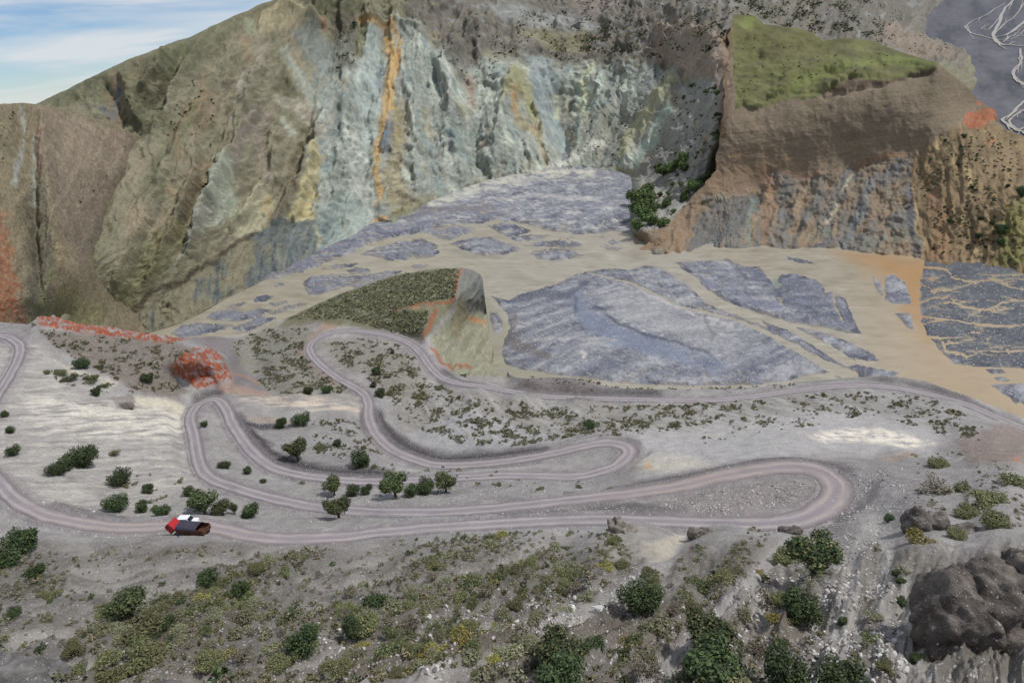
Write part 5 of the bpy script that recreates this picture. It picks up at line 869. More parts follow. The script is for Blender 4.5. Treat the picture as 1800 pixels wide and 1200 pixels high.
BUSH = [
 # left-hand fan
 ('dark', 106, 834, 30, 'round dark bush on the left fan, lower and left of a touching pair'), ('dark', 117, 822, 34, 'round dark bush on the left fan, upper and right of a touching pair'), ('dark', 155, 816, 40, 'large round dark bush just right of the touching pair on the fan'),
 ('dark', 217, 851, 37, 'dark bush alone on the fan above the upper-left edge of the truck road'), ('dark', 260, 866, 22, 'small dark bush on the fan above and left of the long willow clump'), ('dark', 208, 895, 36, 'dark bush beside the truck road, leftmost of the row of three'),
 ('dark', 250, 897, 23, 'small dark bush beside the truck road, middle of the row of three'), ('dark', 291, 903, 30, 'dark bush just above the parked red truck'), ('green', 272, 894, 14, 'small grey-green shrub squeezed between two dark bushes above the truck'),
 ('tree', 362, 903, 52, 'broad dark willow just above and right of the red truck', 0.62), ('tree', 392, 902, 34, 'lower dark willow touching the right side of the broad willow', 0.55), ('tree', 413, 901, 16, 'thin wispy tree right of the broad willow above the truck', 1.0), ('dark', 441, 905, 36, 'rounded dark bush right of the wispy tree, near the road bend'),
 ('dark', 28, 800, 20, 'small dark bush near the left edge of the picture on the pale fan'), ('dark', 12, 733, 14, 'small bush at the far left, upper of two below the left road', ), ('dark', 22, 759, 16, 'small upright bush at the far left, lower of two below the left road'),
 ('dark', 145, 645, 25, 'dark bush on the brown slope below the red ridge, left one'), ('green', 107, 657, 22, 'olive shrub at the left foot of the brown slope under the red ridge'), ('green', 84, 655, 14, 'small olive shrub near the left road under the red ridge'), ('green', 176, 645, 18, 'small olive shrub right of the dark bush under the red ridge'),
 ('dark', 262, 672, 24, 'dark bush left of the red outcrop, near its foot'), ('green', 163, 668, 26, 'flat olive shrub in the middle of the pale fan top'), ('dark', 171, 692, 18, 'dark green shrub beside the small grey mound on the fan'), ('green', 182, 678, 18, 'olive shrub above the small grey mound on the fan'), ('green', 123, 668, 28, 'long low olive shrub on the upper fan, left of centre'),
 ('green', 198, 798, 20, 'dark low shrub in the middle of the streaked fan'), ('dark', 333, 870, 20, 'small dark bush above the broad willow'),
 # inside the loops
 ('dark', 361, 751, 12, 'tiny dark bush inside the small upper-left hairpin'), ('dark', 396, 822, 22, 'upright dark bush between the two left-hand road legs'), ('dark', 438, 831, 18, 'small round bush right of the upright one between the road legs'), ('dark', 463, 846, 12, 'tiny round bush above the second road leg'), ('green', 533, 851, 14, 'small bush between the road legs below the dark bank'),
 ('dark', 533, 746, 32, 'round bush on the orange-grey flat, right of two'), ('dark', 494, 750, 23, 'round bush on the orange-grey flat, left of two'), ('tree', 525, 808, 42, 'large dark bush standing alone inside the second loop', 0.7), ('green', 563, 785, 27, 'grey-green bush right of the large bush inside the second loop'), ('dark', 593, 782, 16, 'small dark bush right of the grey-green one in the second loop'),
 ('green', 560, 794, 11, 'tiny bush under the grey-green bush in the second loop'), ('dark', 632, 819, 42, 'broad low dark bush inside the second loop, nearest the road'), ('green', 657, 822, 14, 'small shrub touching the right end of the broad low bush'),
 ('dark', 623, 868, 26, 'left of two round bushes touching each other below the second road leg'), ('dark', 645, 868, 24, 'right of two round bushes touching each other below the second road leg'), ('tree', 588, 868, 34, 'upright dark tree right above the rounded tree by the road', 0.75), ('tree', 596, 908, 47, 'rounded olive tree standing right beside the third road leg', 0.62),
 ('tree', 695, 872, 50, 'tall dark willow at the left end of the thicket between road legs', 0.66), ('dark', 722, 871, 32, 'green bush low in the middle of the thicket between road legs'), ('dark', 752, 866, 36, 'wide dark bush towards the right of the thicket between road legs'), ('tree', 784, 865, 40, 'dark willow at the right end of the thicket between road legs', 0.66),
 ('dark', 662, 658, 19, 'dark bush on the shrubby ground inside the top loop, left one'), ('green', 682, 662, 16, 'grey-green bush touching the dark one inside the top loop'), ('dark', 669, 697, 20, 'dark bush right of the road neck below the top loop'), ('green', 684, 692, 14, 'small bush right of the dark one beside the road neck'), ('dark', 658, 681, 14, 'small dark bush just above the road neck'), ('dark', 691, 620, 10, 'tiny dark bush high inside the top loop'),
 ('dark', 577, 690, 20, 'dark bush on the gully edge by the road neck, right of two'), ('dark', 545, 692, 20, 'dark bush on the gully edge by the road neck, left of two'), ('green', 597, 690, 12, 'small bush between the gully edge and the road neck'), ('green', 815, 660, 15, 'olive bush on the inside of the road below the pale green cliff'), ('dark', 1036, 753, 22, 'dark bush alone among the low shrubs below the long straight road'), ('green', 725, 628, 11, 'pale small bush beside the road on the top loop, right side'),
 ('green', 770, 683, 16, 'brownish bush in the shrubs just below the road bend'), ('green', 1017, 856, 16, 'low bush between the third hairpin and the road leg below it'), ('green', 950, 857, 16, 'flat yellow-green shrub below the second road leg, left one'), ('green', 878, 853, 12, 'small olive shrub on the bank below the second road leg'),
 # foreground
 ('dark', 43, 970, 50, 'tall dark bush on the left below the truck road, level with the truck', 0.9), ('dark', 8, 995, 50, 'dark bush cut by the left edge of the picture below the truck road'), ('dark', 64, 1016, 30, 'dark bush below the tall one at the left'), ('dark', 425, 1055, 36, 'upright narrow dark bush on the foreground slope below the truck', 1.25), ('tree', 240, 1096, 72, 'large spreading dark bush on the left of the foreground slope', 0.5),
 ('olive', 192, 1088, 40, 'olive bush touching the left side of the large spreading bush'), ('dark', 368, 1035, 36, 'dark olive bush left of the upright narrow one'), ('olive', 88, 1045, 40, 'wide olive bush at the left, in the second row below the road'), ('green', 375, 1080, 50, 'low grey-green bush right of the large spreading bush'), ('dark', 30, 1085, 24, 'upright dark bush near the left edge, middle of the foreground'),
 ('olive', 262, 1135, 95, 'wide low bush below the large spreading bush'), ('dark', 300, 1118, 30, 'dark bush at the upper right end of the wide low bush'), ('dark', 662, 1062, 48, 'dark green bush in the middle of the foreground left of the yellow flowers', 1.0), ('dark', 535, 1150, 60, 'dark green bush at the bottom, left of centre', 1.0), ('olive', 485, 1175, 60, 'olive bush at the bottom touching the dark green one on its left'),
 ('dark', 628, 1116, 40, 'dark green shrub with bright fresh shoots at the lower middle'), ('green', 690, 1118, 34, 'dark blue-green shrub below the left end of the yellow rows'), ('olive', 370, 1165, 70, 'long olive bush near the bottom edge, left part'), ('olive', 195, 1190, 70, 'olive bush at the bottom edge beside the grey boulder'),
 ('dark', 1130, 1075, 72, 'rounded dark bush standing on the gravel rib right of centre', 0.85), ('olive', 1143, 1022, 44, 'grey-olive bush above the rounded dark one'), ('tree', 985, 1180, 105, 'biggest dark bush at the bottom centre with dead twigs', 0.62), ('dark', 1040, 1140, 50, 'dark bush with twigs right of the biggest one'), ('grey', 935, 1130, 50, 'leafless brown bush left of the biggest dark bush'), ('dark', 985, 1215, 80, 'fresh green bush cut by the bottom edge, centre'),
 ('tree', 1245, 1135, 95, 'large dark bush at the bottom, upper of two right of centre', 0.6), ('dark', 1265, 1200, 120, 'large dark bush at the bottom edge, lower of two right of centre', 0.8), ('dark', 1405, 1090, 62, 'compact dark green bush below the large olive one', 1.0), ('tree', 1428, 1020, 100, 'large dark olive bush beside the gravel gully', 0.55), ('olive', 1372, 985, 66, 'light olive bush on the left shoulder of the large one by the gully'), ('dark', 1392, 1205, 80, 'dark bush cut by the bottom edge right of the two large ones'), ('dark', 1480, 1210, 70, 'dark bush at the bottom edge in the gravel gully'),
 ('grey', 1140, 1200, 60, 'bare twiggy bush at the bottom edge'), ('dark', 1560, 918, 20, 'small dark bush in the gully beside the crag'), ('dark', 1583, 1025, 16, 'small dark bush at the left foot of the big dark rock, upper one'), ('dark', 1588, 1050, 22, 'small dark bush at the left foot of the big dark rock, lower one'), ('dark', 1612, 1145, 26, 'dark bush at the bottom left foot of the big dark rock'), ('dark', 1576, 1012, 16, 'topmost tiny bush at the left foot of the big dark rock'), ('dark', 1480, 1090, 18, 'small bush standing in the pale gravel gully'), ('dark', 1372, 1140, 26, 'small bush between the compact bush and the bottom edge'),
 ('grey', 1645, 862, 52, 'brownish half-bare shrub on the right shoulder above the crag'), ('olive', 1650, 818, 32, 'olive shrub above the half-bare one on the right shoulder'), ('green', 1690, 858, 30, 'green shrub right of the half-bare one on the right shoulder'), ('olive', 1735, 885, 52, 'olive bush on the right slope above the big rock'), ('yellow', 1610, 955, 46, 'yellow-green bush in the hollow left of the big rock top'), ('olive', 1682, 945, 40, 'ochre bush on top of the big dark rock'), ('green', 1775, 845, 40, 'wide green bush near the right edge on the slope'), ('olive', 1740, 925, 44, 'yellowish bush near the right edge just above the big rock'), ('olive', 1700, 905, 40, 'dull green bush between the crag and the right edge'),
 ('yellow', 805, 1052, 26, 'bright yellow flowering shrub at the left end of a gravel rib'), ('yellow', 740, 1150, 40, 'bright yellow flowering shrub low in the foreground, left of two'), ('yellow', 765, 1148, 44, 'bright yellow flowering shrub low in the foreground, right of two'), ('yellow', 728, 1180, 44, 'yellow flowering shrub near the bottom edge'), ('yellow', 1068, 1000, 34, 'yellow flowering shrub at the upper end of the long shrub row'), ('yellow', 1335, 1000, 18, 'small bright yellow shrub left of the large olive bush by the gully'), ('yellow', 868, 1088, 22, 'small yellow shrub in the middle of the white pebbles'), ('yellow', 896, 1090, 24, 'small yellow-green shrub right of the yellow one among white pebbles'), ('yellow', 870, 1035, 24, 'yellow shrub in the middle shrub row, centre of the foreground'),
]
for t_ in BUSH: survey_plant(t_[0], t_[1], t_[2] + 1, t_[3] * (0.8 if t_[0] == 'olive' and t_[2] > 940 else (0.95 if t_[0] == 'tree' and t_[2] > 1000 else 1.14)), t_[4], hs=(t_[5] * (1.2 if t_[0] == 'tree' else 1) if len(t_) > 5 else None))
FART = [(1113, 355, 34), (1133, 358, 42), (1142, 332, 26), (1128, 380, 40), (1145, 388, 32), (1120, 400, 26), (1170, 352, 20), (1167, 390, 22), (1167, 303, 30), (1180, 296, 26), (1155, 296, 16), (1200, 280, 26), (1200, 295, 24), (1263, 250, 17), (1260, 158, 14), (1217, 147, 12), (1242, 160, 12), (1255, 285, 22), (1245, 312, 24), (1236, 318, 22), (1217, 334, 26), (1205, 348, 22), (1205, 370, 16), (1182, 321, 10), (1197, 326, 11), (1184, 371, 12), (1160, 340, 12), (1175, 335, 10), (1225, 325, 18), (1150, 365, 26), (1190, 288, 20), (1228, 268, 10), (1137, 368, 34), (1122, 370, 34)]
ORD = ['topmost', 'second from the top', 'third from the top', 'fourth from the top', 'fifth from the top', 'sixth from the top', 'seventh from the top', 'eighth from the top', 'ninth from the top', 'tenth from the top', 'eleventh from the top', 'twelfth from the top'] + ['%sth from the top' % n for n in range(13, 40)]
zone = lambda a, b: 0 if a < 1153 else (1 if b > 260 else 2)
FART.sort(key=lambda t: t[1]); cnt = [0, 0, 0]
for k, (a, b, w_) in enumerate(FART):
    zz = zone(a, b); od = ORD[cnt[zz]]; cnt[zz] += 1
    lab = ['green tree in the riverside grove left of the brown bluff, ', 'green tree on the grey slope left of the brown bluff, ', 'small tree high beside the brown chute of the bluff, '][zz] + od
    survey_plant('bright', a, b + 2, w_ * 1.12, lab, mount_at, 'trees in the riverside grove' if a < 1153 else ('trees on the grey slope' if b > 260 else 'small trees by the brown chute'))
for k, (a, b, w_) in enumerate([(1757, 412, 24), (1745, 395, 12), (1757, 430, 14), (1720, 420, 14), (1795, 345, 20), (1694, 242, 11), (1662, 248, 6), (1725, 385, 9), (1733, 437, 9), (1668, 392, 9), (1708, 330, 8), (1770, 330, 9)]):
    survey_plant('dark', a, b, w_, 'dark bush on the ochre right end of the bluff, ' + ['largest', 'just above the largest', 'just below the largest', 'lower left', 'at the right edge', 'beside the red patch', 'highest left', 'above the lower-left one', 'lowest', 'far left', 'middle height', 'upper right'][k], bluff_at, 'bushes on the ochre end of the bluff')

# --- shrubs that grow past counting: real leaf clumps, one object per carpet
def carpet(name, label, pts, sizes, samp, pal_list, nleaf, leaf, seed, flat_=0.75):
    rs = np.random.RandomState(seed); protos = []
    for pal in pal_list:
        for i in range(3): protos.append(leaf_cloud(rs, nleaf, 1.0, flat_, leaf, pal, 3, 0.1, 0.5))
    V, F, Cc, n = [], [], [], 0
    for (a, b), s in zip(pts, sizes):
        p = samp(float(a), float(b)); pv, pf, pc = protos[rs.randint(len(protos))]; an_ = rs.rand() * 6.283; c_, s_2 = math.cos(an_), math.sin(an_)
        q_ = pv * (s * rs.uniform(.85, 1.15)) * [1, 1, rs.uniform(.7, 1.15)]
        V.append(np.stack([q_[:, 0] * c_ - q_[:, 1] * s_2, q_[:, 0] * s_2 + q_[:, 1] * c_, q_[:, 2]], 1) + p); F.append(pf + n); Cc.append(pc * rs.uniform(.75, 1.25)); n += len(pv)
    me = mesh_np(name, np.concatenate(V), np.concatenate(F), M_LEAF, False, {'Col': np.concatenate(Cc)})
    return link(name, me, kind='stuff', label=label, cat='shrubs')
def scatter(polys, dens_fn=None, seed=0):
    """polys: (points, count); rejection by clumping noise"""
    rs = np.random.RandomState(seed); o = []
    for pts, n in polys:
        P_ = np.array(pts, float); lo_, hi_ = P_.min(0), P_.max(0); got = 0; tries = 0
        while got < n and tries < 60:
            tries += 1; c = lo_ + rs.rand(4000, 2) * (hi_ - lo_); c = c[inside(c[:, 0], c[:, 1], pts)]
            if dens_fn is not None: c = c[rs.rand(len(c)) < dens_fn(c[:, 0], c[:, 1])]
            c = c[:n - got]; o.append(c); got += len(c)
    return np.concatenate(o)
clump = lambda sa, sb, seed, lo=-0.05, hi=0.3: (lambda a, b: sstep(lo, hi, fbm(a / sa, b / sb, 3, seed)) * 0.95 + 0.04)
# foreground: rows along the furrow crests
def furd(a, b):
    i = np.clip(np.interp(a, an, np.arange(len(an))).astype(int), 0, len(an) - 1); j = np.clip(np.interp(b, Bu[0], np.arange(NVn)).astype(int), 0, NVn - 1)
    g_ = gul[i, j]; f_ = fur[i, j]; big = fbm(a / 130, b / 90, 3, 601)
    return (sstep(-0.02, 0.16, f_) * (0.55 + 0.45 * sstep(1130, 960, b)) + 0.06) * (1 - g_) * (1 - 0.8 * sstep(1220, 1420, a - 0.3 * (b - 950)))
fgp = scatter([([(-60, 968), (300, 972), (540, 962), (640, 955), (860, 940), (1060, 925), (1130, 985), (1000, 1100), (900, 1240), (-60, 1240)], 5000), ([(1000, 1240), (1150, 1000), (1300, 930), (1480, 940), (1480, 1060), (1380, 1240)], 360), ([(1480, 1240), (1540, 960), (1600, 960), (1620, 1240)], 16), ([(1600, 800), (1700, 790), (1800, 830), (1800, 930), (1680, 930), (1600, 890)], 60)], furd, 603)
pos = near_at(fgp[:, 0], fgp[:, 1]); dist = np.linalg.norm(pos - CAMP, axis=1); rs6 = np.random.RandomState(605)
siz = np.exp(rs6.normal(np.log(0.58), 0.40, len(fgp))); keep = np.ones(len(fgp), bool); so_ = np.argsort(-siz)
for n_i, i in enumerate(so_):
    if n_i == 0: continue
    j = so_[:n_i]; j = j[keep[j]]; d_ = np.hypot(pos[j, 0] - pos[i, 0], pos[j, 1] - pos[i, 1])
    if (d_ < 0.62 * (siz[j] + siz[i])).any(): keep[i] = False
fgp, pos, dist, siz = fgp[keep], pos[keep], dist[keep], siz[keep]
vis = (fgp[:, 0] > 5) & (fgp[:, 0] < 1795) & (fgp[:, 1] < 1195) & (fgp[:, 1] > 930)
app = np.where(vis, siz / dist, 0); order6 = np.argsort(-app); solo = set(order6[:180].tolist())
ANCH = [(43, 955, 'tall dark bush at the left'), (60, 1010, 'dark bush below the tall left one'), (425, 1040, 'upright narrow dark bush'), (240, 1075, 'large spreading dark bush'), (88, 1040, 'wide olive bush at the left'), (375, 1075, 'low grey-green bush'), (30, 1080, 'upright bush near the left edge'), (262, 1130, 'wide low bush'), (662, 1045, 'dark bush in the middle'),
        (535, 1135, 'dark green bush at the bottom'), (628, 1105, 'dark shrub with fresh shoots'), (370, 1160, 'long olive bush'), (195, 1185, 'olive bush beside the boulder'), (1130, 1050, 'rounded dark bush on the gravel rib'), (985, 1150, 'biggest dark bush'), (935, 1115, 'leafless brown bush'), (1245, 1110, 'large dark bush right of centre'), (1405, 1070, 'compact dark green bush'), (1428, 1000, 'large olive bush by the gully'),
        (805, 1045, 'yellow shrub on the gravel rib'), (750, 1145, 'pair of yellow shrubs'), (1068, 995, 'yellow shrub of the long row'), (880, 1085, 'yellow shrubs among pebbles'), (870, 1030, 'yellow shrub of the middle row'), (337, 935, 'parked red truck'), (1085, 920, 'pale roadside outcrop'), (1222, 935, 'small square outcrop'), (1640, 850, 'half-bare shrub on the right'), (1735, 875, 'olive bush on the right slope'), (700, 935, 'lowest road leg'), (550, 946, 'road bend right of the truck'), (900, 918, 'straight lowest road leg')]
KW = {'sage': 'grey-green sage shrub', 'green': 'dull green shrub', 'olive': 'olive shrub', 'yellow': 'yellowish shrub', 'grey': 'dry brown shrub'}; used = {}
for i in order6[:180]:
    kd = str(rs6.choice(['sage', 'green', 'olive', 'yellow', 'grey'], p=[.40, .28, .22, .04, .06])); a_, b_ = fgp[i]
    dd = [((a_ - x) ** 2 + (b_ - y) ** 2 * 2, x, y, nm) for x, y, nm in ANCH]; _, x, y, nm = min(dd)
    dx, dy = a_ - x, (b_ - y) * 1.4
    wd_1 = ('right of' if dx > 0 else 'left of') if abs(dx) > 2.2 * abs(dy) else (('below' if dy > 0 else 'above') if abs(dy) > 2.2 * abs(dx) else ('below and ' if dy > 0 else 'above and ') + ('right of' if dx > 0 else 'left of'))
    lab = '%s %s the %s' % (KW[kd], wd_1, nm); used[lab] = used.get(lab, 0) + 1; k_ = used[lab]
    if k_ > 1: lab = '%s %s %s the %s' % (['', '', 'second largest', 'third largest', 'fourth largest', 'fifth largest', 'sixth largest', 'seventh largest', 'eighth largest', 'ninth largest'][min(k_, 9)], KW[kd], wd_1, nm)
    if len(lab.split()) > 16: lab = ' '.join(lab.split()[:16])
    plant(kd, pos[i], siz[i] * 2.0, lab.strip(), 'shrubs on the foreground slope')
rest = [i for i in range(len(fgp)) if i not in solo]
carpet('low_shrubs', 'small low shrubs filling the rows between the larger ones', fgp[rest], siz[rest] * 0.85, near_at, [SG, SG, OL, OL, DG, GY], 84, 0.15, 607)
gt = scatter([([(-60, 960), (300, 965), (540, 958), (640, 950), (860, 936), (1060, 922), (1130, 985), (1000, 1100), (900, 1240), (-60, 1240)], 1300), ([(1000, 1240), (1150, 1000), (1300, 930), (1480, 940), (1480, 1060), (1380, 1240)], 300), ([(1600, 800), (1700, 790), (1800, 830), (1800, 930), (1680, 930), (1600, 890)], 140)], furd, 604)
carpet('dry_grass', 'low dry tufts and creeping scrub between the foreground shrubs', gt, np.exp(np.random.RandomState(606).normal(np.log(0.42), 0.35, len(gt))), near_at, [SG, OL, GY, [(140, 132, 96), (124, 118, 84), (112, 106, 84)]], 22, 0.22, 608, 0.55)
# terraces, hill and gully
TER = [([(690, 705), (740, 690), (830, 700), (1000, 715), (1200, 712), (1320, 702), (1360, 712), (1250, 745), (1120, 765), (1000, 770), (900, 785), (820, 780), (760, 760), (700, 735)], 1900), ([(1380, 700), (1480, 690), (1560, 690), (1640, 705), (1740, 745), (1720, 775), (1640, 760), (1560, 735), (1480, 735)], 480), ([(1230, 740), (1330, 730), (1440, 710), (1440, 745), (1290, 768), (1240, 790)], 110),
       ([(575, 605), (640, 594), (700, 605), (735, 640), (755, 670), (800, 690), (700, 705), (665, 690), (640, 660), (590, 635)], 1000), ([(540, 740), (620, 735), (650, 765), (680, 800), (640, 815), (570, 800), (550, 770)], 200), ([(405, 600), (470, 578), (545, 578), (535, 600), (535, 630), (560, 650), (620, 688), (480, 692), (455, 670), (440, 650), (500, 640), (415, 625)], 1300),
       ([(80, 582), (300, 600), (340, 612), (300, 655), (330, 690), (250, 690), (150, 640), (90, 605)], 420), ([(90, 650), (160, 655), (240, 690), (160, 695), (100, 670)], 26), ([(200, 820), (310, 825), (330, 875), (300, 900), (200, 880)], 30), ([(920, 662), (1010, 662), (1400, 672), (1400, 682), (1080, 690), (930, 672)], 90), ([(640, 820), (1110, 845), (1090, 865), (700, 872), (640, 850)], 30), ([(60, 570), (110, 574), (100, 590), (60, 585)], 14), ([(680, 815), (860, 822), (860, 832), (690, 838)], 14)]
tp = scatter(TER, clump(26, 15, 611), 613); carpet('terrace_shrubs', 'low green-grey shrubs sprinkled over the terraces and road banks', tp, np.exp(np.random.RandomState(615).normal(np.log(0.66), 0.33, len(tp))), near_at, [SG, SG, OL, OL], 27, 0.27, 617)
hp = scatter([([(505, 562), (560, 536), (600, 518), (700, 485), (780, 474), (808, 474), (798, 525), (745, 530), (690, 548), (755, 548), (742, 588), (690, 580), (600, 560), (560, 563)], 2300)], clump(40, 30, 621, -0.9, 0.0), 623)
carpet('hill_shrubs', 'dense low shrubs covering the top of the small hill', hp, np.exp(np.random.RandomState(625).normal(np.log(1.0), 0.25, len(hp))), near_at, [SG, OL, SG], 22, 0.34, 627)
mp_ = scatter([([(800, 30), (870, 50), (900, 90), (870, 150), (790, 150), (770, 130)], 170), ([(920, 0), (1640, -20), (1650, 40), (1690, 95), (1560, 75), (1340, 36), (1285, 24), (1260, 80), (1130, 110), (1000, 110), (900, 60)], 2600), ([(1270, 0), (1560, 0), (1550, 75), (1340, 36), (1290, 20)], 1300), ([(1030, 45), (1130, 60), (1110, 100), (1030, 100)], 350), ([(1230, 40), (1275, 40), (1270, 82), (1230, 75)], 110), ([(1190, 150), (1260, 140), (1275, 240), (1230, 300), (1150, 400), (1115, 400), (1120, 320)], 230), ([(1000, 110), (1150, 110), (1180, 140), (1080, 280), (1010, 280)], 260),
                ([(590, 30), (620, 15), (632, 60), (620, 120), (590, 130)], 90), ([(850, 60), (930, 60), (1000, 110), (930, 110), (860, 120)], 100), ([(280, 130), (380, 130), (370, 260), (280, 260)], 40), ([(350, 300), (390, 290), (370, 340), (350, 340)], 22)], clump(30, 16, 631), 633)
carpet('mountain_shrubs', 'dark shrubs dotted over the upper mountain slopes', mp_, np.exp(np.random.RandomState(635).normal(np.log(1.9), 0.35, len(mp_))), mount_at, [DG, DG, OL], 16, 0.4, 637)
rp_ = scatter([([(-50, 190), (30, 190), (25, 250), (10, 300), (-50, 330)], 90), ([(40, 300), (120, 350), (90, 540), (30, 540)], 30), ([(120, 220), (230, 250), (150, 440), (120, 350)], 30)], None, 641)
carpet('ridge_shrubs', 'tiny dark shrubs on the left ridge', rp_, np.exp(np.random.RandomState(645).normal(np.log(0.9), 0.3, len(rp_))), ridge_at, [DG, OL], 14, 0.45, 647)
bp_ = scatter([([(1610, 290), (1700, 225), (1760, 235), (1800, 250), (1800, 470), (1640, 450)], 420), ([(1295, 60), (1440, 80), (1600, 105), (1480, 140), (1300, 185)], 90), ([(1620, 300), (1700, 260), (1790, 300), (1790, 440), (1700, 440)], 200)], clump(14, 60, 651), 653)
carpet('bluff_shrubs', 'small dark shrubs on the ribbed ochre slope and meadow of the bluff', bp_, np.exp(np.random.RandomState(655).normal(np.log(1.1), 0.3, len(bp_))), bluff_at, [DG, OL], 14, 0.45, 657)

# ================================================================== STONES AND OUTCROPS
from mathutils import noise as mnoise
def lump_mesh(name, blobs, seed, sub=4, rough=0.28, colr=((104, 98, 94), (134, 128, 122), (78, 72, 70)), mat=None):
    """fused weathered rock from a few displaced blobs: (x,y,z,rx,ry,rz)"""
    V, F, n = [], [], 0
    for k, (x, y, z, rx, ry, rz) in enumerate(blobs):
        bm = bmesh.new(); bmesh.ops.create_icosphere(bm, subdivisions=sub, radius=1)
        for vv in bm.verts:
            c = vv.co.copy(); s = Vector((seed * 3.1 + k * 7.7, seed, k))
            d = 1 + rough * mnoise.fractal(c * 1.5 + s, 0.9, 2.1, 7) - rough * 0.35 * (0.35 - abs(mnoise.noise(Vector((c.x * 3.2, c.y * 3.2, c.z * 0.9)) + s))) + 0.22 * mnoise.voronoi(c * 2.2 + s)[0][0] + 0.10 * mnoise.voronoi(c * 5.5 + s)[0][0] + 0.03 * mnoise.noise(c * 14 + s) - 0.12 - 0.1 * max(0, -c.z)
            vv.co = Vector((x + c.x * d * rx, y + c.y * d * ry, z + c.z * d * rz))
        V.append(np.array([vv.co[:] for vv in bm.verts])); bm.faces.ensure_lookup_table(); F.append(np.array([[q_.index for q_ in f.verts] for f in bm.faces]) + n); n += len(bm.verts); bm.free()
    V = np.concatenate(V); F = np.concatenate(F); rs = fbm(V[:, 0] * 0.9 + V[:, 2] * .3, V[:, 1] * 0.9 + V[:, 2] * .5, 4, seed + 5)
    col = lin(colr[0])[None] * np.ones((len(V), 1)); col = col + (lin(colr[1]) - col) * sstep(0, .6, rs)[:, None]; col = col + (lin(colr[2]) - col) * sstep(0, .6, -rs)[:, None]
    return mesh_np(name, V, F, mat or M_ROCK, True, {'Col': col, 'gravel': np.full(len(V), 0.55)})
def outcrop(name, a, b, label, blobs, seed, sub=4, rough=0.28, colr=((104, 98, 94), (134, 128, 122), (78, 72, 70))):
    return link(name, lump_mesh(name, blobs, seed, sub, rough, colr), loc=near_at(float(a), float(b)), label=label, cat='rock')
outcrop('rock_outcrop', 1735, 1120, 'big dark conglomerate rock with white pebbles at the lower right', [(-2.2, .6, 1.2, 2.5, 2.6, 3.3), (0.4, 1.2, 1.8, 2.6, 2.4, 3.3), (3.0, 1.0, 1.6, 2.4, 2.6, 3.6), (5.6, .6, 2.0, 3.0, 2.6, 3.8), (1.5, -1.6, -.8, 3.6, 2.0, 2.4), (-2.8, -1.0, -.8, 1.6, 1.6, 2.2), (5.0, -1.6, -0.4, 3.0, 2.2, 3.0)], 11, 5, 0.28, ((104, 97, 91), (126, 118, 111), (80, 74, 70)))
outcrop('rock_crag', 1610, 930, 'arched dark crag above the gully, left of the big rock', [(0, 0, 1.0, 1.9, 2.0, 2.6), (2.3, -0.6, 1.4, 2.2, 1.5, 1.8), (5.0, -2.5, 0.4, 3.2, 1.4, 1.5), (-0.6, -2.5, -0.4, 1.5, 1.6, 1.6)], 13, 4, 0.35)
outcrop('rock_outcrop', 1085, 935, 'pale crumbling outcrop at the roadside end of the long shrub row', [(0, 0, 0.6, 1.5, 1.4, 2.2), (1.6, -0.8, 0, 1.9, 1.8, 1.5), (-1.2, -1.2, -0.2, 1.3, 1.6, 1.2)], 17, 4, 0.4, ((134, 128, 120), (156, 150, 142), (104, 98, 92)))
outcrop('rock_outcrop', 1222, 945, 'small square outcrop right of the pale gap beside the road', [(0, 0, 0.5, 1.4, 1.2, 1.5), (2.1, .2, 0.2, 1.8, 1.3, 1.2)], 19, 4, 0.35, ((112, 105, 98), (136, 130, 122), (86, 80, 76)))
outcrop('rock_outcrop', 1383, 932, 'small dark outcrop at the inner edge of the wide hairpin', [(0, 0, 0.3, 1.6, 1.1, 1.2), (1.6, 0.3, 0.2, 1.4, 1, .9)], 23, 4, 0.35, ((96, 90, 88), (120, 114, 110), (74, 69, 67)))
outcrop('boulder', 40, 1215, 'grey gravelly boulder in the bottom left corner', [(0, 0, 0.3, 3.6, 2.6, 2.6), (-2.4, .5, 0.4, 2.8, 2.4, 2.6)], 29, 5, 0.2, ((108, 105, 103), (132, 129, 126), (84, 80, 78)))
outcrop('boulder', 282, 1222, 'low grey boulder at the bottom edge right of the corner one', [(0, 0, 0, 2.0, 1.5, 1.5)], 31, 4, 0.22, ((104, 100, 97), (130, 126, 122), (80, 76, 74)))
outcrop('mound', 218, 712, 'small brown-grey mound on the streaked fan', [(0, 0, 0.1, 2.4, 1.5, 1.0), (1.6, -0.6, 0, 1.8, 1.2, .8)], 37, 4, 0.3, ((112, 104, 98), (134, 126, 118), (88, 82, 78)))
st_p = scatter([([(1130, 872), (1300, 845), (1390, 838), (1430, 850), (1400, 895), (1180, 898)], 900), ([(1470, 830), (1620, 820), (1600, 900), (1540, 960), (1440, 960)], 700), ([(820, 1130), (960, 1040), (1130, 1010), (1120, 1060), (960, 1130)], 900), ([(1400, 1200), (1450, 1000), (1560, 930), (1600, 1200)], 900), ([(560, 1100), (760, 1060), (900, 1080), (780, 1200), (560, 1200)], 500), ([(560, 850), (1100, 843), (1100, 860), (900, 882), (560, 890)], 500), ([(640, 905), (1100, 885), (1180, 905), (700, 925)], 300), ([(1150, 1200), (1330, 980), (1420, 940), (1400, 1080), (1300, 1200)], 500), ([(0, 860), (600, 905), (600, 915), (300, 950), (0, 940)], 250)], clump(34, 20, 661, -0.3, 0.3), 663)
rs7 = np.random.RandomState(665); bm = bmesh.new(); bmesh.ops.create_icosphere(bm, subdivisions=1, radius=1); sv = np.array([q_.co[:] for q_ in bm.verts]); sf = np.array([[q_.index for q_ in f.verts] for f in bm.faces]); bm.free()
V, F, Cc = [], [], []
pp_ = near_at(st_p[:, 0], st_p[:, 1])
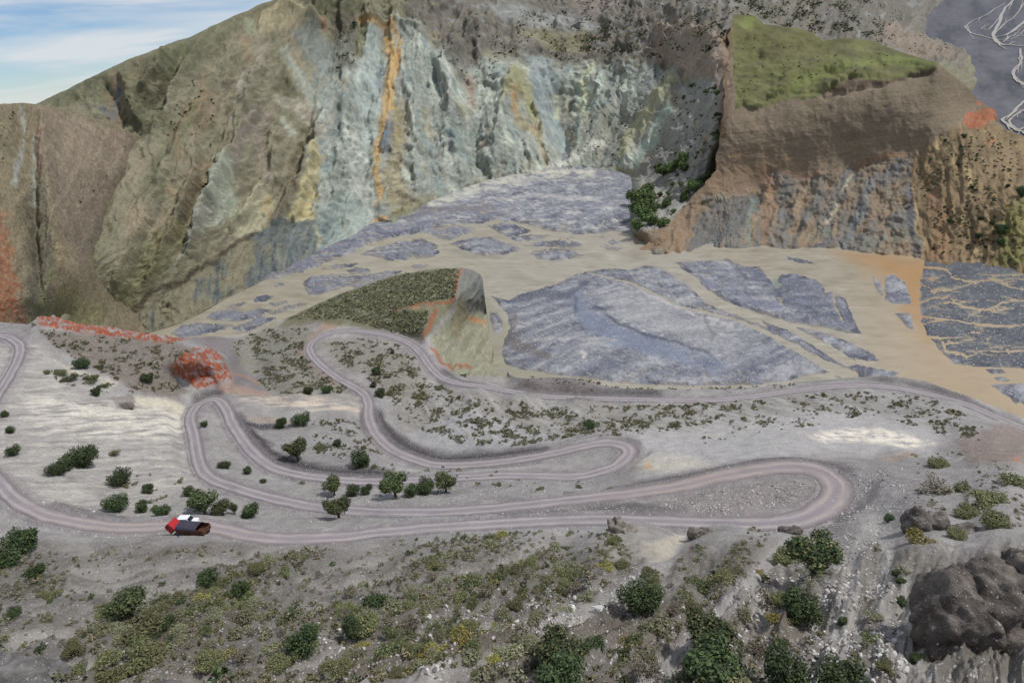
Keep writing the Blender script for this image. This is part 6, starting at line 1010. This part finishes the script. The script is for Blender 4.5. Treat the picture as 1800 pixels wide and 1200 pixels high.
for i, p in enumerate(pp_):
    s = np.exp(rs7.normal(np.log(0.10), 0.45)); m3 = np.array(Euler(rs7.rand(3) * 6.28).to_matrix()); q_ = (sv * (1 + 0.25 * rs7.rand(len(sv), 1)) * [1.2, .9, .65] * s) @ m3.T
    V.append(q_ + p + [0, 0, s * .25]); F.append(sf + i * len(sv)); Cc.append(np.repeat(lin([(196, 194, 190), (164, 160, 156), (130, 126, 122), (210, 208, 204)][rs7.randint(4)])[None], len(sv), 0))
link('stones', mesh_np('stones', np.concatenate(V), np.concatenate(F), M_ROAD, False, {'Col': np.concatenate(Cc), 'gravel': np.zeros(len(st_p) * len(sv))}), kind='stuff', label='pale cobbles strewn over the gravel banks and gullies', cat='stones')

# ================================================================== VEHICLES AND PERSON
def bx(bm, x0, x1, y0, y1, z0, z1, bev=0.0, taper=None):
    vs_ = [bm.verts.new((x, y, z)) for x in (x0, x1) for y in (y0, y1) for z in (z0, z1)]
    for q_ in ((0, 1, 3, 2), (4, 6, 7, 5), (0, 4, 5, 1), (2, 3, 7, 6), (0, 2, 6, 4), (1, 5, 7, 3)): bm.faces.new([vs_[i] for i in q_])
    if bev: bmesh.ops.bevel(bm, geom=list({e for v_ in vs_ for e in v_.link_edges}), offset=bev, segments=2, affect='EDGES')
def pm(name, fn, mat, parent, smooth=False, loc=None, rot=None):
    bm = bmesh.new(); fn(bm); bmesh.ops.recalc_face_normals(bm, faces=bm.faces); me = bpy.data.meshes.new(name); bm.to_mesh(me); bm.free(); me.materials.append(mat)
    if smooth: me.polygons.foreach_set('use_smooth', [True] * len(me.polygons))
    o = link(name, me, parent)
    if loc: o.location = loc
    if rot: o.rotation_euler = rot
    return o
def prism(bm, prof, y0, y1):
    a_ = [bm.verts.new((x, y0, z)) for x, z in prof]; b_ = [bm.verts.new((x, y1, z)) for x, z in prof]; n = len(prof)
    bm.faces.new(a_); bm.faces.new(b_[::-1])
    for i in range(n): bm.faces.new([a_[i], b_[i], b_[(i + 1) % n], a_[(i + 1) % n]])
def cyl(bm, x, y, z, r, wd, seg=20):
    bmesh.ops.create_cone(bm, cap_ends=True, segments=seg, radius1=r, radius2=r, depth=wd, matrix=Matrix.Translation((x, y, z)) @ Matrix.Rotation(R(90), 4, 'X'))
M_RED = flat_mat('red_cab_paint', (168, 34, 38), 0.45); M_RUST = flat_mat('rusty_steel', (92, 60, 48), 0.85, 0, 0.4, 1.4); M_TARP = flat_mat('dark_tarp', (62, 58, 72), 0.7, 0, 0.3, 1.2)
M_RUB = flat_mat('rubber', (30, 30, 32), 0.85); M_STEEL = flat_mat('dark_steel', (48, 48, 52), 0.6); M_GLASS = flat_mat('dark_glass', (22, 26, 32), 0.12, 0, 0.05, 3, 0.6); M_WHITE = flat_mat('white_car_paint', (232, 233, 236), 0.3, 0, 0.03); M_YEL = flat_mat('cab_stripe', (196, 176, 96), 0.6)
M_SKIN = flat_mat('skin', (176, 132, 104), 0.7); M_CLO = flat_mat('dark_blue_clothes', (38, 44, 78), 0.9); M_HAIR = flat_mat('hair', (26, 22, 20), 0.9)
def wheel(parent, x, y, z, r, wd):
    w_ = pm('wheel', lambda bm: cyl(bm, 0, 0, 0, r, wd), M_RUB, parent, False, (x, y, z)); pm('rim', lambda bm: cyl(bm, 0, -math.copysign(wd * .5 - .03, -y), 0, r * .55, 0.08, 14), M_STEEL, w_)
# tipper: front towards -X, cab tilted forward
tk = link('tipper_truck', None, label='red-cabbed tipper truck with rusty tarped load bed parked beside the road', cat='truck', loc=near_at(339.0, 938.0), rz=R(-15))
tk.scale = (0.98, 0.98, 0.98)
pm('chassis', lambda bm: (bx(bm, -3.6, 3.6, -.45, -.25, .75, 1.0), bx(bm, -3.6, 3.6, .25, .45, .75, 1.0), bx(bm, -1, -.8, -.45, .45, .75, .95), bx(bm, 2.8, 3.0, -.45, .45, .75, .95), bx(bm, -3.7, -2.6, -.4, .4, .7, 1.25, .06)), M_STEEL, tk)
CABP = [(-.05, 0), (-.05, .55), (-.02, 1.0), (.22, 1.75), (.4, 1.85), (1.55, 1.85), (1.6, 1.75), (1.6, 0)]
cab = pm('cab', lambda bm: prism(bm, CABP, -1.15, 1.15), M_RED, tk, loc=(-4.15, 0, .95), rot=(0, R(-42), 0))
pm('windscreen', lambda bm: prism(bm, [(-.045, 1.02), (.19, 1.7), (.17, 1.71), (-.065, 1.03)], -1.0, 1.0), M_GLASS, cab); pm('bumper', lambda bm: bx(bm, -.14, .0, -1.18, 1.18, -.15, .2, .03), M_STEEL, cab); pm('roof_stripe', lambda bm: bx(bm, .7, 1.1, -.85, .85, 1.853, 1.875), M_YEL, cab)
for s in (-1, 1):
    pm('side_window', lambda bm: bx(bm, .3, 1.1, s * 1.152, s * 1.16, 1.0, 1.6), M_GLASS, cab); pm('headlight', lambda bm: bx(bm, -.075, -.05, s * .95 - .15, s * .95 + .15, .3, .5), flat_mat('lamp_glass', (210, 210, 205), .2), cab)
    pm('mirror', lambda bm: (bx(bm, .05, .1, s * 1.3 - .06, s * 1.3 + .06, 1.1, 1.6, .02), bx(bm, .05, .1, s * 1.15, s * 1.3, 1.5, 1.54)), M_STEEL, cab)
def bed_f(bm):
    t_ = .09; outer = [(-1.2, 1.1), (-1.35, 1.75), (-1.3, 2.35)]
    bx(bm, -2.55, 3.6, -1.1, 1.1, 1.02, 1.12)
    for s in (-1, 1):
        prf = [(s * 1.05, 1.05), (s * 1.32, 1.55), (s * 1.32, 2.35), (s * (1.32 - t_), 2.35), (s * (1.32 - t_), 1.6), (s * 1.0, 1.12)]
        a_ = [bm.verts.new((-2.55, y, z)) for y, z in prf]; b_ = [bm.verts.new((3.6, y, z)) for y, z in prf]
        bm.faces.new(a_); bm.faces.new(b_[::-1]); [bm.faces.new([a_[i], b_[i], b_[(i + 1) % 6], a_[(i + 1) % 6]]) for i in range(6)]
        for x in np.linspace(-2.3, 3.3, 8): bx(bm, x - .05, x + .05, s * 1.325 - .05, s * 1.325 + .05, 1.5, 2.33)
    bx(bm, -2.6, -2.5, -1.3, 1.3, 1.1, 2.6)
bed = pm('load_bed', bed_f, M_RUST, tk)
pm('tailgate', lambda bm: (bx(bm, 3.62, 3.72, -1.3, 1.3, 1.15, 2.1), [bx(bm, 3.72, 3.78, y - .05, y + .05, 1.15, 2.1) for y in (-1, -.33, .33, 1)], bx(bm, 3.72, 3.79, -1.3, 1.3, 1.58, 1.68)), M_RUST, bed)
def tarp_f(bm):
    n, m = 26, 14; g_ = []
    for i in range(n):
        for j in range(m):
            u = i / (n - 1); s = j / (m - 1) * 2 - 1; y = 1.42 * math.sin(s * 1.5) if abs(s) < 1 else 1.42 * s; z = 2.05 + 0.75 * math.cos(s * 1.45) ** 0.6 - .12 * abs(s) ** 8 + .05 * math.sin(u * 21) * (1 - s * s) + .03 * math.sin(s * 9 + u * 5)
            g_.append(bm.verts.new((-2.62 + u * 4.9, y, z)))
    for i in range(n - 1):
        for j in range(m - 1): bm.faces.new([g_[i * m + j], g_[i * m + j + 1], g_[(i + 1) * m + j + 1], g_[(i + 1) * m + j]])
tp_ = pm('tarp', tarp_f, M_TARP, bed, True)
for x in (-3.05, 1.6, 2.75):
    for s in (-1, 1): wheel(tk, x, s * 1.0, .52, .52, .34 if x < 0 else .55)
for s in (-1, 1): pm('mudguard', lambda bm: bx(bm, .95, 3.4, s * 1.0 - .3, s * 1.0 + .3, 1.0 - .02, 1.0, 0), M_STEEL, tk)
pm('fuel_tank', lambda bm: bx(bm, -1.2, 0.2, -1.1, -.6, .55, .95, .08), M_STEEL, tk)
# white car behind the truck, nose towards +X
car = link('white_car', None, label='white car parked on the road right behind the red truck', cat='car', loc=near_at(331.0, 921.0) + np.array([0, 0, .15]), rz=R(-8))
CP = [(-2.2, .35), (-2.2, 1.05), (-2.1, 1.2), (2.1, 1.0), (2.25, .85), (2.25, .35)]
body = pm('body', lambda bm: prism(bm, CP, -.9, .9), M_WHITE, car); pm('roof', lambda bm: prism(bm, [(-2.05, 1.19), (-1.85, 1.78), (-1.6, 1.86), (.45, 1.86), (.6, 1.8), (1.1, 1.1)], -.78, .78), M_WHITE, car)
pm('windscreen', lambda bm: prism(bm, [(.62, 1.8), (1.1, 1.13), (1.14, 1.15), (.66, 1.82)], -.72, .72), M_GLASS, car); pm('rear_window', lambda bm: prism(bm, [(-2.07, 1.25), (-1.9, 1.72), (-1.93, 1.74), (-2.1, 1.26)], -.7, .7), M_GLASS, car)
for s in (-1, 1):
    pm('side_window', lambda bm: prism(bm, [(-1.85, 1.25), (-1.7, 1.72), (.4, 1.72), (.75, 1.25)], s * .782, s * .79), M_GLASS, car); pm('headlight', lambda bm: bx(bm, 2.2, 2.27, s * .65 - .18, s * .65 + .18, .7, .85), M_GLASS, car)
    for x in (-1.4, 1.45): wheel(car, x, s * .82, .36, .36, .24)
# person crouching beside the raised cab
pv = [(0, 0, .32), (.02, 0, .55), (.12, 0, .80), (.16, 0, .92), (.18, 0, 1.0), (.2, 0, 1.12), (.34, .12, .42), (.22, .14, .06), (.36, .14, .03), (.34, -.12, .42), (.22, -.14, .06), (.36, -.14, .03), (.12, .19, .8), (.3, .24, .6), (.48, .16, .62), (.12, -.19, .8), (.3, -.24, .6), (.48, -.16, .62), (.56, .15, .62), (.56, -.15, .62)]
pe = [(0, 1), (1, 2), (2, 3), (3, 4), (4, 5), (0, 6), (6, 7), (7, 8), (0, 9), (9, 10), (10, 11), (2, 12), (12, 13), (13, 14), (14, 18), (2, 15), (15, 16), (16, 17), (17, 19)]
pr = [.15, .14, .15, .07, .06, .1, .085, .06, .045, .085, .06, .045, .065, .05, .035, .065, .05, .035, .03, .03]
me = bpy.data.meshes.new("person"); me.from_pydata(pv, pe, []); me.materials.append(M_CLO)
per = link('person', me, label='person in dark blue clothes crouching beside the raised red cab', cat='person', loc=near_at(312.0, 945.0), rz=R(60))
sk_ = per.modifiers.new('skin', 'SKIN'); sb = per.modifiers.new('smooth', 'SUBSURF'); sb.levels = 1; sb.render_levels = 1
for i, r_ in enumerate(pr): me.skin_vertices[0].data[i].radius = (r_, r_) if i != 0 else (.17, .17)
me.skin_vertices[0].data[0].use_root = True
pm('head', lambda bm: bmesh.ops.create_uvsphere(bm, u_segments=12, v_segments=8, radius=.11, matrix=Matrix.Translation((.21, 0, 1.14)) @ Matrix.Diagonal((1, .85, 1.2, 1))), M_SKIN, per, True)
pm('hair', lambda bm: bmesh.ops.create_uvsphere(bm, u_segments=12, v_segments=8, radius=.115, matrix=Matrix.Translation((.185, 0, 1.175)) @ Matrix.Diagonal((1, .9, 1.05, 1))), M_HAIR, per, True)
